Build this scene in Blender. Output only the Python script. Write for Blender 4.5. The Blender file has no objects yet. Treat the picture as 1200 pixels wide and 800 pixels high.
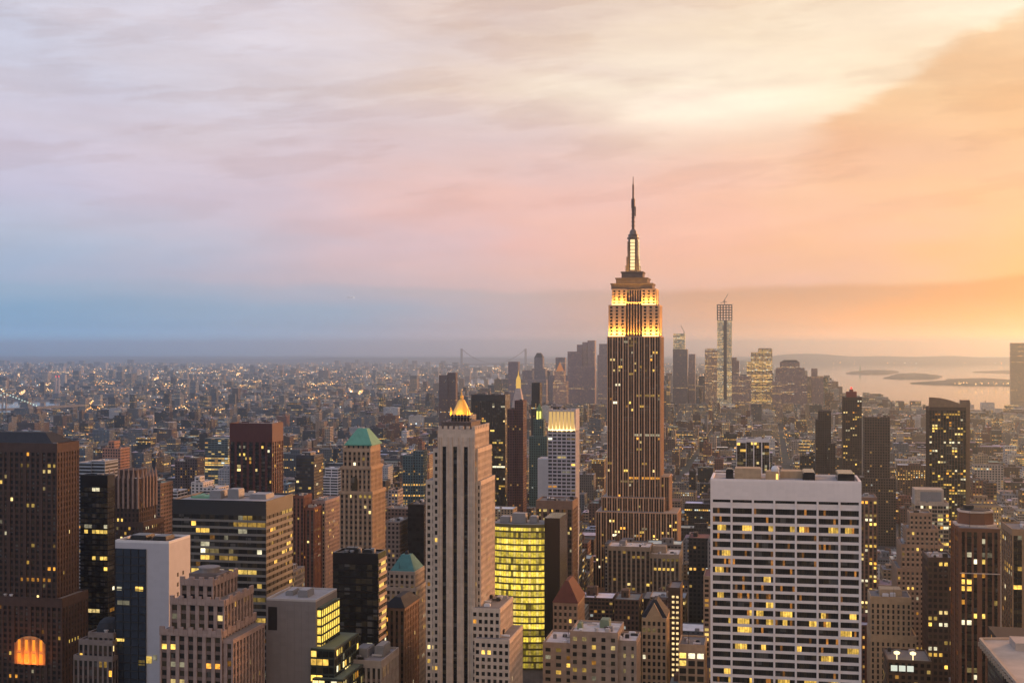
import bpy, math, random
import numpy as np
from mathutils import Vector, Matrix
RN = random.Random(11)
S = bpy.context.scene
COL = S.collection
pi = math.pi

# ------------------------------------------------------------------ camera
F, H, Y0 = 1490.0, 260.0, 411.0            # focal length in photo pixels, eye height (m), level line
YAW = math.atan(300 / F)                   # the avenues run along +Y
FW = (-math.sin(YAW), math.cos(YAW)); RT = (math.cos(YAW), math.sin(YAW))
cd = bpy.data.cameras.new("camera"); cam = bpy.data.objects.new("camera", cd); COL.objects.link(cam)
cam.location = (0, 0, H); cam.rotation_euler = (pi / 2, 0, YAW)
cd.sensor_width = 36; cd.lens = 36 * F / 1200; cd.shift_y = 11 / 1200
cd.clip_start = 1; cd.clip_end = 300000
S.camera = cam

# ------------------------------------------------------------------ light, sky, exposure
S.view_settings.view_transform = 'Standard'; S.view_settings.look = 'None'
S.view_settings.exposure = 0.0; S.view_settings.gamma = 1.0
try: S.view_settings.use_curve_mapping = False
except Exception: pass
S.cycles.use_denoising = True
S.cycles.volume_bounces = 3; S.cycles.max_bounces = 6; S.cycles.diffuse_bounces = 2; S.cycles.glossy_bounces = 3
S.cycles.sample_clamp_indirect = 3.0; S.cycles.blur_glossy = 1.0
SUN_EL, SUN_DIR = math.radians(7), Vector((0.58, 0.815, math.tan(math.radians(7))))
sl = bpy.data.lights.new("sun", 'SUN'); sl.energy = 5.0; sl.angle = math.radians(9); sl.color = (1.0, 0.44, 0.18)
so = bpy.data.objects.new("sun", sl); COL.objects.link(so)
so.rotation_euler = SUN_DIR.normalized().to_track_quat('Z', 'Y').to_euler(); so.location = (900, 900, 800)

def lin(r, g, b, k=1.0):
    f = lambda c: ((c / 255 + .055) / 1.055) ** 2.4 if c > 10 else c / 255 / 12.92
    return (f(r) * k, f(g) * k, f(b) * k, 1.0)

W = bpy.data.worlds.new("World"); S.world = W; W.use_nodes = True
NT = W.node_tree; NT.nodes.clear()
class G:                                    # tiny node-graph writer
    def __init__(s, nt): s.nt = nt
    def n(s, t, **k):
        o = s.nt.nodes.new(t)
        for a, b in k.items(): setattr(o, a, b)
        return o
    def put(s, sock, v):
        if hasattr(v, 'is_output') or isinstance(v, bpy.types.NodeSocket): s.nt.links.new(v, sock)
        else: sock.default_value = v
    def m(s, op, a, b=0.0, c=0.0):
        o = s.n('ShaderNodeMath', operation=op)
        for i, v in enumerate((a, b, c)):
            if i < len(o.inputs): s.put(o.inputs[i], v)
        return o.outputs[0]
    def vm(s, op, a, b=(0, 0, 0)):
        o = s.n('ShaderNodeVectorMath', operation=op); s.put(o.inputs[0], a); s.put(o.inputs[1], b)
        return o.outputs['Value'] if op in ('DOT_PRODUCT', 'LENGTH') else o.outputs['Vector']
    def rng(s, v, a, b, c=0.0, d=1.0, t='LINEAR'):
        o = s.n('ShaderNodeMapRange', interpolation_type=t)
        for i, x in enumerate((v, a, b, c, d)): s.put(o.inputs[i], x)
        return o.outputs[0]
    def mix(s, f, a, b, mode='MIX'):
        o = s.n('ShaderNodeMix', data_type='RGBA', blend_type=mode)
        s.put(o.inputs[0], f); s.put(o.inputs[6], a); s.put(o.inputs[7], b)
        return o.outputs[2]
    def noise(s, vec, scale, detail=3.0, rough=.5):
        o = s.n('ShaderNodeTexNoise'); o.inputs['Scale'].default_value = scale
        o.inputs['Detail'].default_value = detail; o.inputs['Roughness'].default_value = rough
        if vec is not None: s.put(o.inputs['Vector'], vec)
        return o.outputs[0]
    def comb(s, x, y, z=0.0):
        o = s.n('ShaderNodeCombineXYZ')
        for i, v in enumerate((x, y, z)): s.put(o.inputs[i], v)
        return o.outputs[0]
    def sep(s, v):
        o = s.n('ShaderNodeSeparateXYZ'); s.put(o.inputs[0], v); return o.outputs

g = G(NT)
dirv = g.n('ShaderNodeTexCoord').outputs['Generated']
dz = g.sep(dirv)[2]
az = g.m('ARCTAN2', g.vm('DOT_PRODUCT', dirv, (RT[0], RT[1], 0)), g.vm('DOT_PRODUCT', dirv, (FW[0], FW[1], 0)))
el = g.m('ARCSINE', dz)
# cloud layer: noise on the direction, drawn out along the horizon
cv = g.comb(g.m('MULTIPLY', az, 3.2), g.m('MULTIPLY', el, 15.0), 0.3)
n1 = g.noise(cv, 1.15, 5.0, .55); n2 = g.noise(g.vm('ADD', cv, (7.3, 2.1, 4.0)), 1.7, 4.0, .5)
n3 = g.noise(g.vm('ADD', cv, (1.7, 9.1, 2.0)), 3.1, 6.0, .6)
grow = g.rng(el, .02, .2, .25, 1.0)
elw = g.m('ADD', el, g.m('MULTIPLY', g.m('MULTIPLY', g.m('SUBTRACT', n1, .5), .09), grow))
azw = g.m('ADD', az, g.m('MULTIPLY', g.m('SUBTRACT', n2, .5), .30))
taz = g.m('DIVIDE', g.m('ADD', azw, pi), 2 * pi)
AZ = [-pi, -1.9, -.9] + [math.atan((p - 600) / F) for p in (0, 300, 600, 900, 1200)] + [.9, 1.9, pi]
# colours of the dusk sky by height (rows) and bearing (columns): behind, left, frame 0..1200, right, behind
ROWS = [
 (-.02, [(152,133,129),(60,126,192),(62,146,192),(68,152,198),(112,160,200),(206,166,164),(240,164,104),(255,152,42),(255,140,40),(225,140,110),(152,133,129)]),
 (.030, [(162,143,139),(65,131,194),(112,162,196),(122,168,202),(150,174,198),(204,172,170),(230,160,112),(255,152,46),(255,145,50),(228,145,115),(162,143,139)]),
 (.048, [(137,141,156),(90,136,187),(140,172,200),(150,178,204),(176,180,198),(204,176,172),(224,158,116),(250,152,58),(250,150,65),(190,145,135),(137,141,156)]),
 (.056, [(142,143,159),(100,141,190),(148,172,202),(162,180,206),(194,184,198),(228,186,178),(244,184,158),(250,184,104),(250,170,100),(195,150,140),(142,143,159)]),
 (.085, [(162,158,169),(120,151,194),(172,182,206),(184,192,212),(210,190,200),(240,186,176),(252,188,162),(254,192,128),(252,185,120),(210,165,150),(162,158,169)]),
 (.120, [(182,173,179),(140,161,197),(184,186,210),(200,194,214),(214,193,203),(236,190,180),(250,192,164),(253,200,150),(252,195,140),(220,180,165),(182,173,179)]),
 (.160, [(202,193,192),(155,174,207),(198,190,208),(208,198,214),(214,194,200),(224,194,188),(242,200,176),(250,204,158),(252,205,155),(230,195,180),(202,193,192)]),
 (.200, [(217,208,204),(170,188,217),(200,195,210),(204,200,215),(216,204,210),(230,206,192),(250,228,198),(252,214,170),(253,215,165),(238,208,195),(217,208,204)]),
 (.245, [(227,218,214),(180,198,224),(202,198,212),(200,199,214),(220,210,218),(224,200,188),(244,220,192),(254,236,208),(255,228,190),(240,215,205),(227,218,214)]),
 (.70, [(235,218,199),(160,186,227),(170,182,215),(180,186,214),(200,196,212),(214,200,198),(226,204,188),(236,208,180),(240,205,170),(245,205,180),(235,218,199)]),
 (1.45,[(96,126,192)] * 11),
]
BACK = 1.0
cur = None
for k, (e, cs) in enumerate(ROWS):
    r = g.n('ShaderNodeValToRGB'); cr = r.color_ramp
    while len(cr.elements) < len(AZ): cr.elements.new(0.5)
    for i, (a, c) in enumerate(zip(AZ, cs)):
        cr.elements[i].position = min(1, max(0, (a + pi) / (2 * pi)))
    for i, c in enumerate(cs):
        cr.elements[i].color = lin(*c)
    g.put(r.inputs[0], taz)
    if cur is None: cur = r.outputs[0]
    else: cur = g.mix(g.rng(elw, ROWS[k - 1][0], e, t='SMOOTHSTEP' if .04 < e < .06 else 'LINEAR'), cur, r.outputs[0])
# streaks of thicker and thinner cloud
n4 = g.noise(g.comb(g.m('MULTIPLY', azw, 7.0), g.m('MULTIPLY', elw, 52.0), 1.3), 1.6, 7.0, .62)
st = g.m('ADD', g.rng(n3, .3, .7, -.8, .8), g.rng(n4, .3, .7, -.45, .45))
cur = g.mix(1.0, cur, g.comb(*[g.m('ADD', 1.0, g.m('MULTIPLY', g.m('MULTIPLY', st, grow), a)) for a in (.065, .085, .095)]), 'MULTIPLY')
# crisp torn wisps, slanting up to the right
wv = g.comb(g.m('ADD', g.m('MULTIPLY', az, 4.5), g.m('MULTIPLY', el, 5.0)), g.m('SUBTRACT', g.m('MULTIPLY', el, 30.0), g.m('MULTIPLY', az, 4.0)), 2.2)
n5 = g.noise(wv, 1.3, 8.0, .58)
wisp = g.m('MULTIPLY', g.rng(n5, .50, .60, t='SMOOTHSTEP'), g.rng(el, .05, .14))
cur = g.mix(g.m('MULTIPLY', wisp, .6), cur, g.mix(1.0, cur, (.88, .82, .79, 1), 'MULTIPLY'))
# the big wedge of cloud that hides part of the bright opening in the south-west
edge = g.m('SUBTRACT', el, g.m('ADD', .164, g.m('MULTIPLY', g.m('SUBTRACT', az, .2213), .50)))
edge = g.m('ADD', edge, g.m('ADD', g.m('MULTIPLY', g.m('SUBTRACT', n1, .5), .05), g.m('MULTIPLY', g.m('SUBTRACT', n4, .5), .018)))
fl_ = g.m('ADD', .05, g.m('MULTIPLY', g.m('MAXIMUM', g.m('SUBTRACT', az, .225), 0.0), .9))
wm = g.m('MULTIPLY', g.m('MULTIPLY', g.rng(edge, .008, -.006, t='SMOOTHSTEP'), g.rng(g.m('DIVIDE', edge, fl_), -1.0, -.08, t='SMOOTHSTEP')), g.rng(g.m('ADD', az, g.m('MULTIPLY', g.m('SUBTRACT', n1, .5), .09)), .205, .255, t='SMOOTHSTEP'))
cur = g.mix(g.m('MULTIPLY', wm, .8), cur, g.mix(1.0, cur, (.90, .70, .52, 1), 'MULTIPLY'))
# thin bright opening
ex = g.m('DIVIDE', g.m('SUBTRACT', az, .15), .11); ey = g.m('DIVIDE', g.m('SUBTRACT', el, .198), .026)
op = g.m('POWER', 2.718, g.m('MULTIPLY', g.m('ADD', g.m('MULTIPLY', ex, ex), g.m('MULTIPLY', ey, ey)), -1.0))
cur = g.mix(g.m('MULTIPLY', g.m('MULTIPLY', op, g.rng(n2, .3, .6)), g.m('SUBTRACT', .75, g.m('MULTIPLY', wm, .75))), cur, lin(255, 246, 224, 1.2))
b1 = g.n('ShaderNodeBackground'); g.put(b1.inputs[0], cur)
# the unseen half of the sky, away from the sunset bank, is the open bright dusk sky that lights the north faces
g.put(b1.inputs[1], g.m('MULTIPLY', g.m('ADD', 1.0, g.m('MULTIPLY', g.rng(el, .055, .012), g.m('ADD', g.m('MULTIPLY', g.m('MULTIPLY', g.rng(az, -.05, -.4), g.rng(el, .03, .006)), .45), g.m('MULTIPLY', g.m('MULTIPLY', g.m('MULTIPLY', g.rng(az, .05, .5), g.rng(az, 1.6, .9)), g.rng(el, .040, .008)), 1.5)))), g.m('MULTIPLY', g.m('ADD', g.rng(el, 0.0, .05, 1.25, 1.0, t='SMOOTHSTEP'), g.rng(el, .003, .020, 1.2, 0.0, t='SMOOTHSTEP')), g.rng(g.m('ABSOLUTE', az), .55, 1.8, 1.2, 1.5, t='SMOOTHSTEP'))))   # low glow along the horizon
sky = g.n('ShaderNodeTexSky', sky_type='NISHITA', sun_disc=False)
sky.sun_elevation = SUN_EL; sky.sun_rotation = math.atan2(SUN_DIR.x, SUN_DIR.y)
b2 = g.n('ShaderNodeBackground'); g.put(b2.inputs[0], sky.outputs[0]); b2.inputs[1].default_value = 0.05
mx = g.n('ShaderNodeMixShader'); mx.inputs[0].default_value = .12
NT.links.new(b1.outputs[0], mx.inputs[1]); NT.links.new(b2.outputs[0], mx.inputs[2])
NT.links.new(mx.outputs[0], g.n('ShaderNodeOutputWorld').inputs[0])

# ------------------------------------------------------------------ geometry of the view (used only to measure places off the photo)
def ray(px):
    c = (px - 600) / F; return (FW[0] + c * RT[0], FW[1] + c * RT[1])
def gnd(px, py, z=0.0):
    t = (H - z) * F / (py - Y0); r = ray(px); return (r[0] * t, r[1] * t)
def proj(x, y, z):
    t = x * FW[0] + y * FW[1]; s = x * RT[0] + y * RT[1]
    return 600 + F * s / t, Y0 + F * (H - z) / t, t
class Fr:                                    # a building front: measures a box whose north wall stands T metres away
    def __init__(s, T, xm): s.T = T; s.Y = T * ray(xm)[1]
    def X(s, px, dy=0.0): r = ray(px); return r[0] / r[1] * (s.Y + dy)
    def Z(s, py): return H - (py - Y0) / F * s.T
    def box(s, xl, xr, yt, D, z0=0.0, dy=0.0, yb=None):
        x0, x1 = s.X(xl, dy), s.X(xr, dy)
        return (x0, x1, s.Y + dy, s.Y + dy + D, z0 if yb is None else s.Z(yb), s.Z(yt))

# ------------------------------------------------------------------ materials
MATS = {}
def newmat(name):
    m = bpy.data.materials.new(name); m.use_nodes = True; m.node_tree.nodes.clear(); return m, G(m.node_tree)
def out(q, sh): q.nt.links.new(sh, q.n('ShaderNodeOutputMaterial').inputs[0])
def stone(name, c, rough=.8, amp=.34, scale=.25, spec=.18, metal=0.0):
    if name in MATS: return MATS[name]
    m, q = newmat(name)
    p = q.n('ShaderNodeTexCoord').outputs['Object']
    a = q.noise(p, scale, 5, .6); x = q.sep(p)
    b = q.noise(q.comb(q.m('MULTIPLY', q.m('ADD', x[0], x[1]), 1.0), 0.0, q.m('MULTIPLY', x[2], .06)), .5, 3, .6)   # rain streaks
    wn = q.n('ShaderNodeTexWhiteNoise', noise_dimensions='3D'); q.put(wn.inputs['Vector'], q.vm('FLOOR', q.vm('MULTIPLY', q.vm('ADD', p, (.21, .21, .1)), (.31, .31, .53))))      # stone courses and panels
    k = q.m('ADD', 1 - amp * 1.3, q.m('MULTIPLY', q.m('ADD', q.m('ADD', a, b), q.m('MULTIPLY', wn.outputs[0], .5)), amp))
    bs = q.n('ShaderNodeBsdfPrincipled')
    q.put(bs.inputs['Base Color'], q.mix(1.0, (*c, 1), q.comb(k, k, k), 'MULTIPLY'))
    bs.inputs['Roughness'].default_value = rough; bs.inputs['Specular IOR Level'].default_value = spec
    bs.inputs['Metallic'].default_value = metal
    out(q, bs.outputs[0]); MATS[name] = m; return m
def lamp(name, c, s):
    if name in MATS: return MATS[name]
    m, q = newmat(name); e = q.n('ShaderNodeEmission'); e.inputs[0].default_value = (*c, 1); e.inputs[1].default_value = s
    out(q, e.outputs[0]); m.cycles.emission_sampling = 'NONE'; MATS[name] = m; return m
def attr(q, n):
    a = q.n('ShaderNodeAttribute', attribute_type='GEOMETRY'); a.attribute_name = n; return a

# facade: window grid from UVs in metres; colour, cell size, share of lit rooms and seed come from face attributes
m, q = newmat('facade'); MATS['facade'] = m
uv = q.sep(q.n('ShaderNodeUVMap', uv_map='UVMap').outputs[0]); fc = attr(q, 'fcol'); fp = attr(q, 'fpar'); par = q.sep(fp.outputs['Vector'])
U = q.m('DIVIDE', uv[0], par[0]); V = q.m('DIVIDE', uv[1], par[1]); seed = q.m('MULTIPLY', fp.outputs['Alpha'], 97.0)
fx = q.m('ABSOLUTE', q.m('SUBTRACT', q.m('FRACT', U), .5)); fy = q.m('ABSOLUTE', q.m('SUBTRACT', q.m('FRACT', V), .5))
mask = q.m('MULTIPLY', q.m('LESS_THAN', fx, q.m('MULTIPLY', fc.outputs['Alpha'], .5)), q.m('LESS_THAN', fy, .29))
cu = q.m('FLOOR', U); cvv = q.m('FLOOR', V)
wn = q.n('ShaderNodeTexWhiteNoise', noise_dimensions='3D'); q.put(wn.inputs['Vector'], q.comb(cu, cvv, seed))
wr = q.n('ShaderNodeTexWhiteNoise', noise_dimensions='3D'); q.put(wr.inputs['Vector'], q.comb(3.0, cvv, seed))
wg = q.n('ShaderNodeTexWhiteNoise', noise_dimensions='3D'); q.put(wg.inputs['Vector'], q.comb(q.m('FLOOR', q.m('DIVIDE', U, 6.0)), cvv, seed))
rowlit = q.m('LESS_THAN', wr.outputs[0], q.m('MULTIPLY', par[2], .55))
th = q.m('ADD', q.m('MULTIPLY', par[2], .55), q.m('MULTIPLY', q.m('MULTIPLY', rowlit, q.m('GREATER_THAN', wg.outputs[0], .4)), .8))
lit = q.m('MULTIPLY', mask, q.m('LESS_THAN', wn.outputs[0], th))
hue = q.sep(wn.outputs['Color'])
lc = q.mix(hue[1], (1.0, .44, .06, 1), (1.0, .70, .20, 1)); lc = q.mix(q.m('GREATER_THAN', hue[2], .9), lc, (.85, .9, .8, 1))
nz = q.noise(q.comb(uv[0], uv[1], seed), .09, 4, .6)
kk = q.m('ADD', .62, q.m('MULTIPLY', nz, .7))
wall = q.mix(1.0, fc.outputs['Color'], q.comb(kk, kk, kk), 'MULTIPLY')
gl = q.m('ADD', .006, q.m('MULTIPLY', hue[2], .022))
bs = q.n('ShaderNodeBsdfPrincipled')
q.put(bs.inputs['Base Color'], q.mix(mask, wall, q.comb(gl, gl, gl)))
q.put(bs.inputs['Roughness'], q.m('SUBTRACT', .85, q.m('MULTIPLY', mask, .6))); bs.inputs['Specular IOR Level'].default_value = .18
q.put(bs.inputs['Emission Color'], lc)
q.put(bs.inputs['Emission Strength'], q.m('MULTIPLY', lit, q.m('ADD', .35, q.m('MULTIPLY', hue[0], 1.3))))
out(q, bs.outputs[0]); m.cycles.emission_sampling = 'NONE'
# roofs: colour attribute plus gravel, ponding stains
m, q = newmat('rooftop'); MATS['rooftop'] = m
fc = attr(q, 'fcol'); p = q.n('ShaderNodeTexCoord').outputs['Object']
k = q.m('ADD', .55, q.m('MULTIPLY', q.noise(p, .11, 6, .65), .9))
bs = q.n('ShaderNodeBsdfPrincipled'); q.put(bs.inputs['Base Color'], q.mix(1.0, fc.outputs['Color'], q.comb(k, k, k), 'MULTIPLY'))
bs.inputs['Roughness'].default_value = .9; out(q, bs.outputs[0])
# window glass with the room behind it
m, q = newmat('window_glass'); MATS['window_glass'] = m
fc = attr(q, 'fcol'); p = q.n('ShaderNodeTexCoord').outputs['Object']
wpos = q.n('ShaderNodeNewGeometry').outputs['Position']
nn = q.noise(wpos, .55, 3, .6); n0 = q.noise(wpos, .17, 2, .5)
bs = q.n('ShaderNodeBsdfPrincipled')
bl = q.n('ShaderNodeTexWhiteNoise', noise_dimensions='3D'); q.put(bl.inputs['Vector'], q.vm('FLOOR', q.vm('MULTIPLY', wpos, (.31, .29, .27))))
gg = q.m('ADD', q.m('ADD', .004, q.m('MULTIPLY', n0, .02)), q.m('MULTIPLY', q.m('GREATER_THAN', bl.outputs[0], .93), .06)); q.put(bs.inputs['Base Color'], q.comb(gg, gg, gg))   # drawn blinds; bs.inputs['Roughness'].default_value = .12
bs.inputs['Specular IOR Level'].default_value = .16
q.put(bs.inputs['Emission Color'], fc.outputs['Color']); q.put(bs.inputs['Emission Strength'], q.rng(nn, .32, .62, .5, 1.2))
out(q, bs.outputs[0]); m.cycles.emission_sampling = 'NONE'

# ------------------------------------------------------------------ mesh accumulator
class M:
    def __init__(s): s.v = []; s.f = []; s.mi = []; s.c = []; s.p = []; s.uv = []
    def quad(s, pts, mi=0, col=(.3, .3, .3, .5), par=(3, 3, 0, 0), uvs=None):
        i = len(s.v); s.v += pts; s.f.append(tuple(range(i, i + len(pts)))); s.mi.append(mi); s.c.append(col); s.p.append(par)
        s.uv += uvs if uvs else [(0, 0)] * len(pts)
    def box(s, x0, x1, y0, y1, z0, z1, mi=0, col=(.3, .3, .3, .5), par=(3, 3, 0, 0), top=None, tcol=None, bottom=True):
        i = len(s.v)
        s.v += [(x0, y0, z0), (x1, y0, z0), (x1, y1, z0), (x0, y1, z0), (x0, y0, z1), (x1, y0, z1), (x1, y1, z1), (x0, y1, z1)]
        a, b, h = x1 - x0, y1 - y0, z1 - z0
        for f, L, o in (((0, 1, 5, 4), a, 0), ((1, 2, 6, 5), b, a + .37), ((2, 3, 7, 6), a, a + b), ((3, 0, 4, 7), b, 2 * a + b)):
            s.f.append(tuple(i + k for k in f)); s.mi.append(mi); s.c.append(col); s.p.append(par)
            o = round(o / max(.1, par[0])) * par[0]; n = max(1, round(L / max(.1, par[0]))); U = n * par[0]
            s.uv += [(o, 0), (o + U, 0), (o + U, h), (o, h)]
        s.f.append((i + 4, i + 5, i + 6, i + 7)); s.mi.append(mi if top is None else top); s.c.append(tcol or col); s.p.append((1e4, 1e4, 0, 0)); s.uv += [(0, 0)] * 4
        if bottom:
            s.f.append((i + 3, i + 2, i + 1, i)); s.mi.append(mi); s.c.append(col); s.p.append((1e4, 1e4, 0, 0)); s.uv += [(0, 0)] * 4
    def frustum(s, a, b, z0, z1, mi=0, col=(.3, .3, .3, .5)):     # a, b: (x0,x1,y0,y1) at bottom and top
        i = len(s.v)
        s.v += [(a[0], a[2], z0), (a[1], a[2], z0), (a[1], a[3], z0), (a[0], a[3], z0), (b[0], b[2], z1), (b[1], b[2], z1), (b[1], b[3], z1), (b[0], b[3], z1)]
        for f in ((0, 1, 5, 4), (1, 2, 6, 5), (2, 3, 7, 6), (3, 0, 4, 7), (4, 5, 6, 7), (3, 2, 1, 0)):
            s.f.append(tuple(i + k for k in f)); s.mi.append(mi); s.c.append(col); s.p.append((1e4, 1e4, 0, 0)); s.uv += [(0, 0)] * 4
    def lathe(s, cx, cy, prof, n=12, mi=0, col=(.3, .3, .3, .5), rot=0.0):
        i = len(s.v)
        for r, z in prof:
            for k in range(n):
                a = 2 * pi * k / n + rot; s.v.append((cx + r * math.cos(a), cy + r * math.sin(a), z))
        for j in range(len(prof) - 1):
            for k in range(n):
                k2 = (k + 1) % n
                s.f.append((i + j * n + k, i + j * n + k2, i + j * n + n + k2, i + j * n + n + k)); s.mi.append(mi); s.c.append(col); s.p.append((1e4, 1e4, 0, 0)); s.uv += [(0, 0)] * 4
        for j, rv in ((0, True), (len(prof) - 1, False)):
            f = [i + j * n + k for k in range(n)]
            s.f.append(tuple(f[::-1] if rv else f)); s.mi.append(mi); s.c.append(col); s.p.append((1e4, 1e4, 0, 0)); s.uv += [(0, 0)] * n
    def bar(s, a, b, r, mi=0, col=(.3, .3, .3, .5)):              # square bar between two points
        a, b = Vector(a), Vector(b); d = (b - a).normalized(); u = d.orthogonal().normalized() * r; w = d.cross(u).normalized() * r
        i = len(s.v); s.v += [tuple(p + x) for p in (a, b) for x in (u, w, -u, -w)]
        for f in ((0, 1, 5, 4), (1, 2, 6, 5), (2, 3, 7, 6), (3, 0, 4, 7), (4, 5, 6, 7), (3, 2, 1, 0)):
            s.f.append(tuple(i + k for k in f)); s.mi.append(mi); s.c.append(col); s.p.append((1e4, 1e4, 0, 0)); s.uv += [(0, 0)] * 4
    def build(s, name, mats, parent=None, org=(0, 0, 0)):
        me = bpy.data.meshes.new(name)
        v = np.array(s.v, dtype=np.float64) - np.array(org)
        me.from_pydata(v.tolist(), [], s.f)
        for mt in (mats if isinstance(mats, (list, tuple)) else [mats]): me.materials.append(mt if not isinstance(mt, str) else MATS[mt])
        me.polygons.foreach_set('material_index', s.mi)
        me.attributes.new('fcol', 'FLOAT_COLOR', 'FACE').data.foreach_set('color', np.array(s.c, dtype=np.float32).ravel())
        me.attributes.new('fpar', 'FLOAT_COLOR', 'FACE').data.foreach_set('color', np.array(s.p, dtype=np.float32).ravel())
        ul = me.uv_layers.new(name='UVMap'); ul.data.foreach_set('uv', np.array(s.uv, dtype=np.float32).ravel())
        me.update()
        o = bpy.data.objects.new(name, me); COL.objects.link(o)
        if parent is not None: o.parent = parent
        return o

def tag(o, label=None, cat=None, group=None, kind=None):
    if label: o['label'] = label
    if cat: o['category'] = cat
    if group: o['group'] = group
    if kind: o['kind'] = kind
    return o
HERO = []          # (xl, xr, ytop, ybottom seen, T, short name, x0,x1,y0,y1)
class Thing:
    def __init__(s, name, label, cat, boxes, short=None, yb=800, group=None, T=None):
        x0 = min(b[0] for b in boxes); x1 = max(b[1] for b in boxes); y0 = min(b[2] for b in boxes); y1 = max(b[3] for b in boxes)
        s.org = ((x0 + x1) / 2, (y0 + y1) / 2, min(b[4] for b in boxes))
        s.o = bpy.data.objects.new(name, None); COL.objects.link(s.o); s.o.location = s.org; s.o.empty_display_size = 5
        tag(s.o, label, cat, group)
        s.wins = []
        top = max(b[5] for b in boxes); tb = max(boxes, key=lambda b: b[5])
        ps = [proj(x, y, z) for b in boxes for x in (b[0], b[1]) for y in (b[2], b[3]) for z in (b[5],)]
        HERO.append(dict(xl=min(p[0] for p in ps), xr=max(p[0] for p in ps), yt=min(p[1] for p in ps), yb=yb,
                         T=min(p[2] for p in ps), short=short, foot=[(b[0], b[1], b[2], b[3], b[5]) for b in boxes], top=top))
    def part(s, name, acc, mats, parent=None):
        return acc.build(name, mats, parent or s.o, s.org)

# ------------------------------------------------------------------ real facades: core, piers, spandrels, recessed panes
LITC = [(1.0, .58, .10), (1.0, .66, .14), (1.0, .42, .05), (1.0, .74, .28), (.95, .85, .55), (1.0, .62, .12)]
def rnd_lit(rn, k=1.0):
    c = rn.choice(LITC); s = rn.choice((.16, .3, .55, .9, 1.2, 1.7)) * k * rn.uniform(.8, 1.2)
    return (c[0] * s, c[1] * s, c[2] * s, 1)
DARK = [(0, 0, 0, 1), (.004, .003, .002, 1), (.015, .010, .005, 1), (0, 0, 0, 1)]
def litmap(rn, nr, nc, p, rowp=0.0, k=1.0):
    A = [[None] * nc for _ in range(nr)]
    for r in range(nr):
        if rn.random() < rowp:
            a = rn.randrange(nc); L = max(2, int(nc * rn.uniform(.25, .95))); c = rnd_lit(rn, k)
            for j in range(a, min(nc, a + L)):
                if rn.random() < .85: q_ = rn.choice((.75, .95, 1.15)); A[r][j] = (c[0] * q_, c[1] * q_, c[2] * q_, 1)
        for j in range(nc):
            if A[r][j] is None and rn.random() < p:
                A[r][j] = rnd_lit(rn, k)
                if j + 1 < nc and rn.random() < .4: A[r][j + 1] = A[r][j]
    return A
def fbox(acc, fc, b, u0, u1, d0, d1, z0, z1, mi):                   # a box on face fc of b: u along the wall, d outward
    if fc == 'N': acc.box(b[0] + u0, b[0] + u1, b[2] - d1, b[2] - d0, z0, z1, mi)
    elif fc == 'W': acc.box(b[1] + d0, b[1] + d1, b[2] + u0, b[2] + u1, z0, z1, mi)
    else: acc.box(b[0] - d1, b[0] - d0, b[2] + u0, b[2] + u1, z0, z1, mi)
def face(th, acc, b, fc, nc, nr, pw, sh, rec=.6, capt=0.0, capb=0.0, major=0, mw=None, spd=.15, mi_p=0, mi_s=0, p=.05, rowp=.0, k=1.0,
         rn=RN, cols=None, proud=.25, winlist=True, zb=None, split=1):
    L = (b[1] - b[0]) if fc == 'N' else (b[3] - b[2]); z0, z1 = (b[4] if zb is None else zb), b[5]
    if fc != 'N': z1 -= .02
    e = .02
    if cols is None:
        c = L / nc; cols = [(i * c + pw / 2, (i + 1) * c - pw / 2) for i in range(nc)]
        if major:
            cols = [(a + ((mw - pw) / 2 if i % major == 0 else 0), d - ((mw - pw) / 2 if i % major == major - 1 else 0)) for i, (a, d) in enumerate(cols)]
    else: nc = len(cols)
    edges = [e] + [x for cc in cols for x in cc] + [L - e]
    for i in range(0, len(edges), 2):
        if edges[i + 1] - edges[i] > .02:
            pr = proud if (major and (i // 2) % major == 0) else 0.0
            fbox(acc, fc, b, edges[i], edges[i + 1], -rec, pr, z0, z1 - capt, mi_p)
    hh = (z1 - z0 - capt - capb) / nr
    A = litmap(rn, nr, nc * split, p, rowp, k)
    for r in range(nr):
        zz = z0 + capb + r * hh
        fbox(acc, fc, b, e * 2, L - e * 2, -rec, -spd, zz, zz + sh, mi_s)
        for j, (u0, u1) in enumerate(cols):
            w = (u1 - u0) / split
            for q_ in range(split):
                th.wins.append((fc, b, u0 + q_ * w + (.12 if q_ else 0), u0 + (q_ + 1) * w, zz + sh, zz + hh, rec, A[r][j * split + q_] or rn.choice(DARK)))
    if capb > .1: fbox(acc, fc, b, e * 2, L - e * 2, -rec, -spd, z0, z0 + capb - .02, mi_s)
    if capt > .02: fbox(acc, fc, b, e, L - e, -rec, .06, z1 - capt, z1, mi_p)
def core(acc, b, faces, rec=.6, mi=0):
    acc.box(b[0] + (rec if 'E' in faces else .05), b[1] - (rec if 'W' in faces else .05), b[2] + rec, b[3], b[4], b[5] - .05, mi)
PANE = {}
def pane_geo(w):
    fc, b, u0, u1, z0, z1, rec, c = w; d = -rec + .12
    if fc == 'N': return ((b[0] + u0, b[2] - d, z0), (b[0] + u1, b[2] - d, z0), (b[0] + u1, b[2] - d, z1), (b[0] + u0, b[2] - d, z1))
    if fc == 'W': x = b[1] + d; return ((x, b[2] + u0, z0), (x, b[2] + u1, z0), (x, b[2] + u1, z1), (x, b[2] + u0, z1))
    x = b[0] - d; return ((x, b[2] + u1, z0), (x, b[2] + u0, z0), (x, b[2] + u0, z1), (x, b[2] + u1, z1))
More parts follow.
